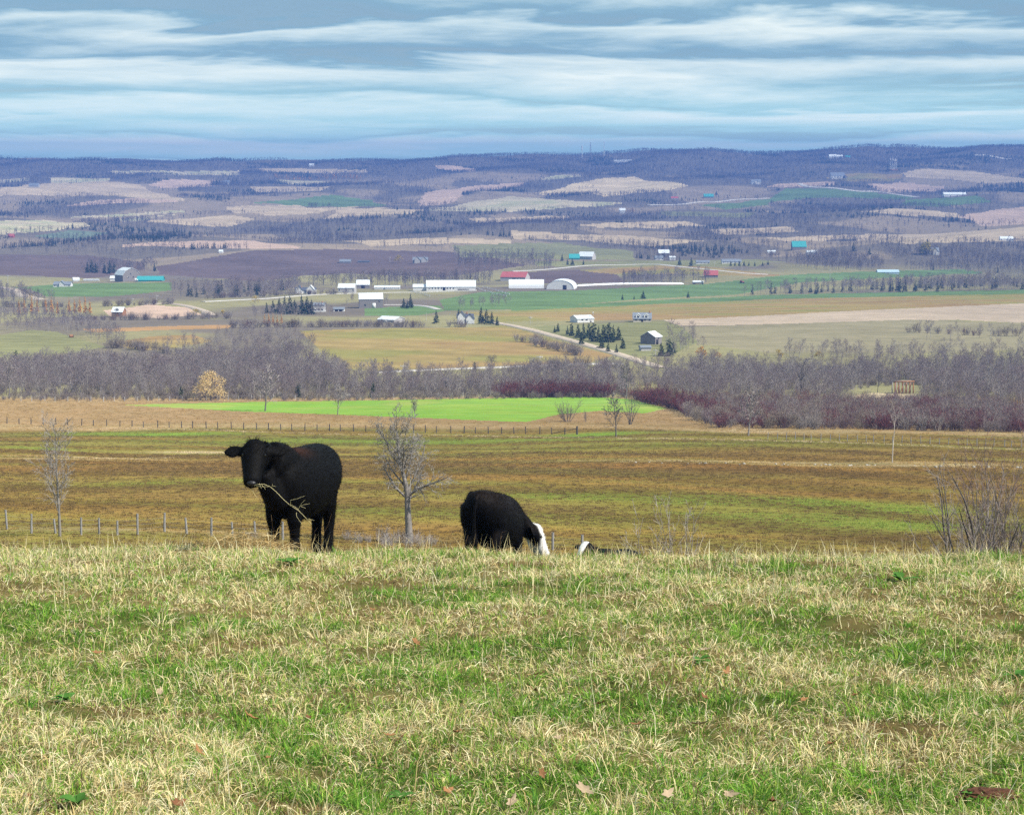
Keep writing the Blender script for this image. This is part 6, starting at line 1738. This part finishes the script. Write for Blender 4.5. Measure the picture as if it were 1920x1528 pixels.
# ------------------------------------------------------------------ litter on the pasture
def leaf_mesh(seed, c):
    rs = np.random.RandomState(seed)
    n = 18; V = [(0, 0, .010)]
    for i in range(n):
        a = 6.28318 * i / n
        r = .034 * (1 + .26 * math.cos(5 * a) + .10 * rs.normal() * .5) * (1.25 if abs(math.cos(a)) > .8 else .95)
        x, y = r * math.cos(a) * 1.25, r * math.sin(a) * .85
        V.append((x, y, .012 + .9 * (abs(y) ** 1.5) * 2.2 + 6.0 * x * x * rs.uniform(.4, 1.4)))
    Fs = [(0, 1 + i, 1 + (i + 1) % n) for i in range(n)]
    m = len(V); V += [(x, y, z - .0015) for x, y, z in V]; Fs += [(m, m + 1 + (i + 1) % n, m + 1 + i) for i in range(n)]
    cc = np.array(c)[None] * rs.uniform(.75, 1.2, (len(V), 1))
    v = np.array(V); v[:, 0] += 0
    return mesh_np('fallen_leaf', v, np.array(Fs), M['leaf'], cc)
LEAFC = [((.36, .18, .085), 'rust brown'), ((.52, .39, .26), 'pale tan'), ((.24, .11, .06), 'dark reddish brown'), ((.44, .28, .15), 'amber brown')]
LM = [[leaf_mesh(10 * i + j, c) for j in range(3)] for i, (c, _) in enumerate(LEAFC)]
def litter():
    rng = random.Random(12)
    spots_ = [(1322,1230,1),(1012,1277,0),(1362,1276,0),(1320,1398,1),(1505,1322,0),(1828,1357,1),(1312,1375,1),(1284,1228,2),(1405,1270,2),(1321,1325,2),(1608,1318,0),(1580,1448,1),(1636,1462,1),(1865,1470,1),(1370,1505,1),(1448,1522,2),(1630,1500,0),(730,1395,0),(752,1398,0),(858,1392,0),(1004,1312,2),(1125,1335,0),(1200,1375,0),(1045,1398,1),(1018,1470,0),(1250,1510,1),(1095,1500,1),(835,1500,0),(180,1240,0),(372,1428,0),(500,1440,0),(470,1362,0),(580,1360,2),(22,1478,1),(90,1522,1),(240,1345,1),(14,1330,1),(55,1512,2),(330,1522,2),(455,1510,0),(300,1312,1),(425,1305,1),(700,1155,0),(780,1220,0),(1200,1250,1),(1560,1410,0),(1690,1460,1),(960,1520,1),(1745,1395,1)]
    for px, py, k in spots_:
        P = G(px, py); o = link('fallen_leaf', LM[k][rng.randrange(3)], None, P + Vector((0, 0, rng.uniform(.035, .06))))
        s = rng.uniform(.5, .95); o.scale = (s, s, s); o.rotation_euler = (rng.uniform(-.2, .7), rng.uniform(-.5, .5), rng.uniform(0, 6.28))
        tag(o, LEAFC[k][1] + ' fallen leaf lying on the grass of the knoll', 'leaf', 'fallen leaves on the pasture')
litter()
def weed(px, py, s, label, seed):
    rng = random.Random(seed); P = G(px, py)
    e = empty('broadleaf_weed', P); tag(e, label, 'plant', 'broad leaved weeds of the pasture')
    for i in range(9):
        a = rng.uniform(0, 6.28); L = s * rng.uniform(.6, 1.1); w = L * rng.uniform(.16, .26); el = rng.uniform(.3, .9)
        V = []
        for t in range(7):
            u = t / 6; ww = w * math.sin(math.pi * min(1, u * .92 + .06)); x = L * u * math.cos(el); z = L * u * math.sin(el) - .8 * L * u * u * math.sin(el) * .7 + .02
            for q in (-1, 0, 1): V.append((x * math.cos(a) - q * ww * math.sin(a), x * math.sin(a) + q * ww * math.cos(a), z + abs(q) * ww * .3))
        Fs = [(3 * t + q, 3 * t + q + 1, 3 * t + q + 4, 3 * t + q + 3) for t in range(6) for q in (0, 1)]
        c = np.array([.07, .17, .035]) * rng.uniform(.8, 1.4)
        link('leaf', mesh_np('leaf', np.array(V), np.array(Fs), M['leaf'], np.tile(c, (len(V), 1)), True), e)
for i, (px, py, s, lab) in enumerate([(1690,1092,.20,'dark green dock rosette among pale straw near the crest'), (125,1318,.13,'grey green rosette beside the lush patch'), (1905,1275,.14,'leafy weed in the short grass by the right edge'), (545,1060,.18,'dark green dock plant at the feet of the standing cow'), (1310,1245,.12,'small weed beside two fallen leaves'), (145,1515,.12,'low leafy weed at the bottom of the slope'), (1845,1505,.13,'leafy weed beside the dark clod of soil'), (750,1505,.11,'little green rosette among short grass')]):
    weed(px, py, s, lab, 80 + i)
def clod():
    rng = random.Random(6); P = G(1850, 1502)
    b = bmesh.new(); bmesh.ops.create_icosphere(b, subdivisions=4, radius=1.0)
    for v in b.verts:
        n = v.co.copy(); k = 1 + .10 * math.sin(n.x * 9 + 1) * math.sin(n.y * 8) + .07 * math.sin(n.z * 17 + n.x * 13) + rng.uniform(-.05, .05)
        v.co = Vector((n.x * .155 * k, n.y * .085 * k, n.z * .045 * k))
    me = bpy.data.meshes.new('soil_clod'); b.to_mesh(me); b.free(); me.materials.append(solid('dark_soil', (.085, .035, .020), .95, .55, 60.0))
    o = link('soil_clod', me, None, P + Vector((0, 0, .025))); tag(o, 'dark reddish brown clod of soil lying on the grass', 'clod')
clod()
def hay():
    rs = np.random.RandomState(31); P = at_depth_ground(452, 21.15)
    n = 1700
    a = rs.uniform(0, 6.283, n); r = np.sqrt(rs.uniform(0, 1, n)) * .42
    b = np.stack([np.cos(a) * r * 1.25, np.sin(a) * r * .8, rs.uniform(0, .24, n) * (1 - (r / .45) ** 2)], 1)
    t = rs.uniform(0, 6.283, n); d = np.stack([np.cos(t), np.sin(t), rs.normal(size=n) * .28], 1); d /= np.linalg.norm(d, axis=1, keepdims=True)
    v, f, c = strips(b, d, rs.uniform(.14, .38, n), rs.uniform(.0018, .0034, n), rs.uniform(.1, .7, n), colour_pick(np.array([[.60, .44, .20], [.48, .32, .13], [.66, .54, .30], [.36, .24, .10]]), n, rs), rs)
    o = link('hay_clump', mesh_np('hay_clump', v, f, M['grass'], c), None, P); tag(o, 'tangled clump of golden hay at the feet of the standing cow', 'hay')
hay()
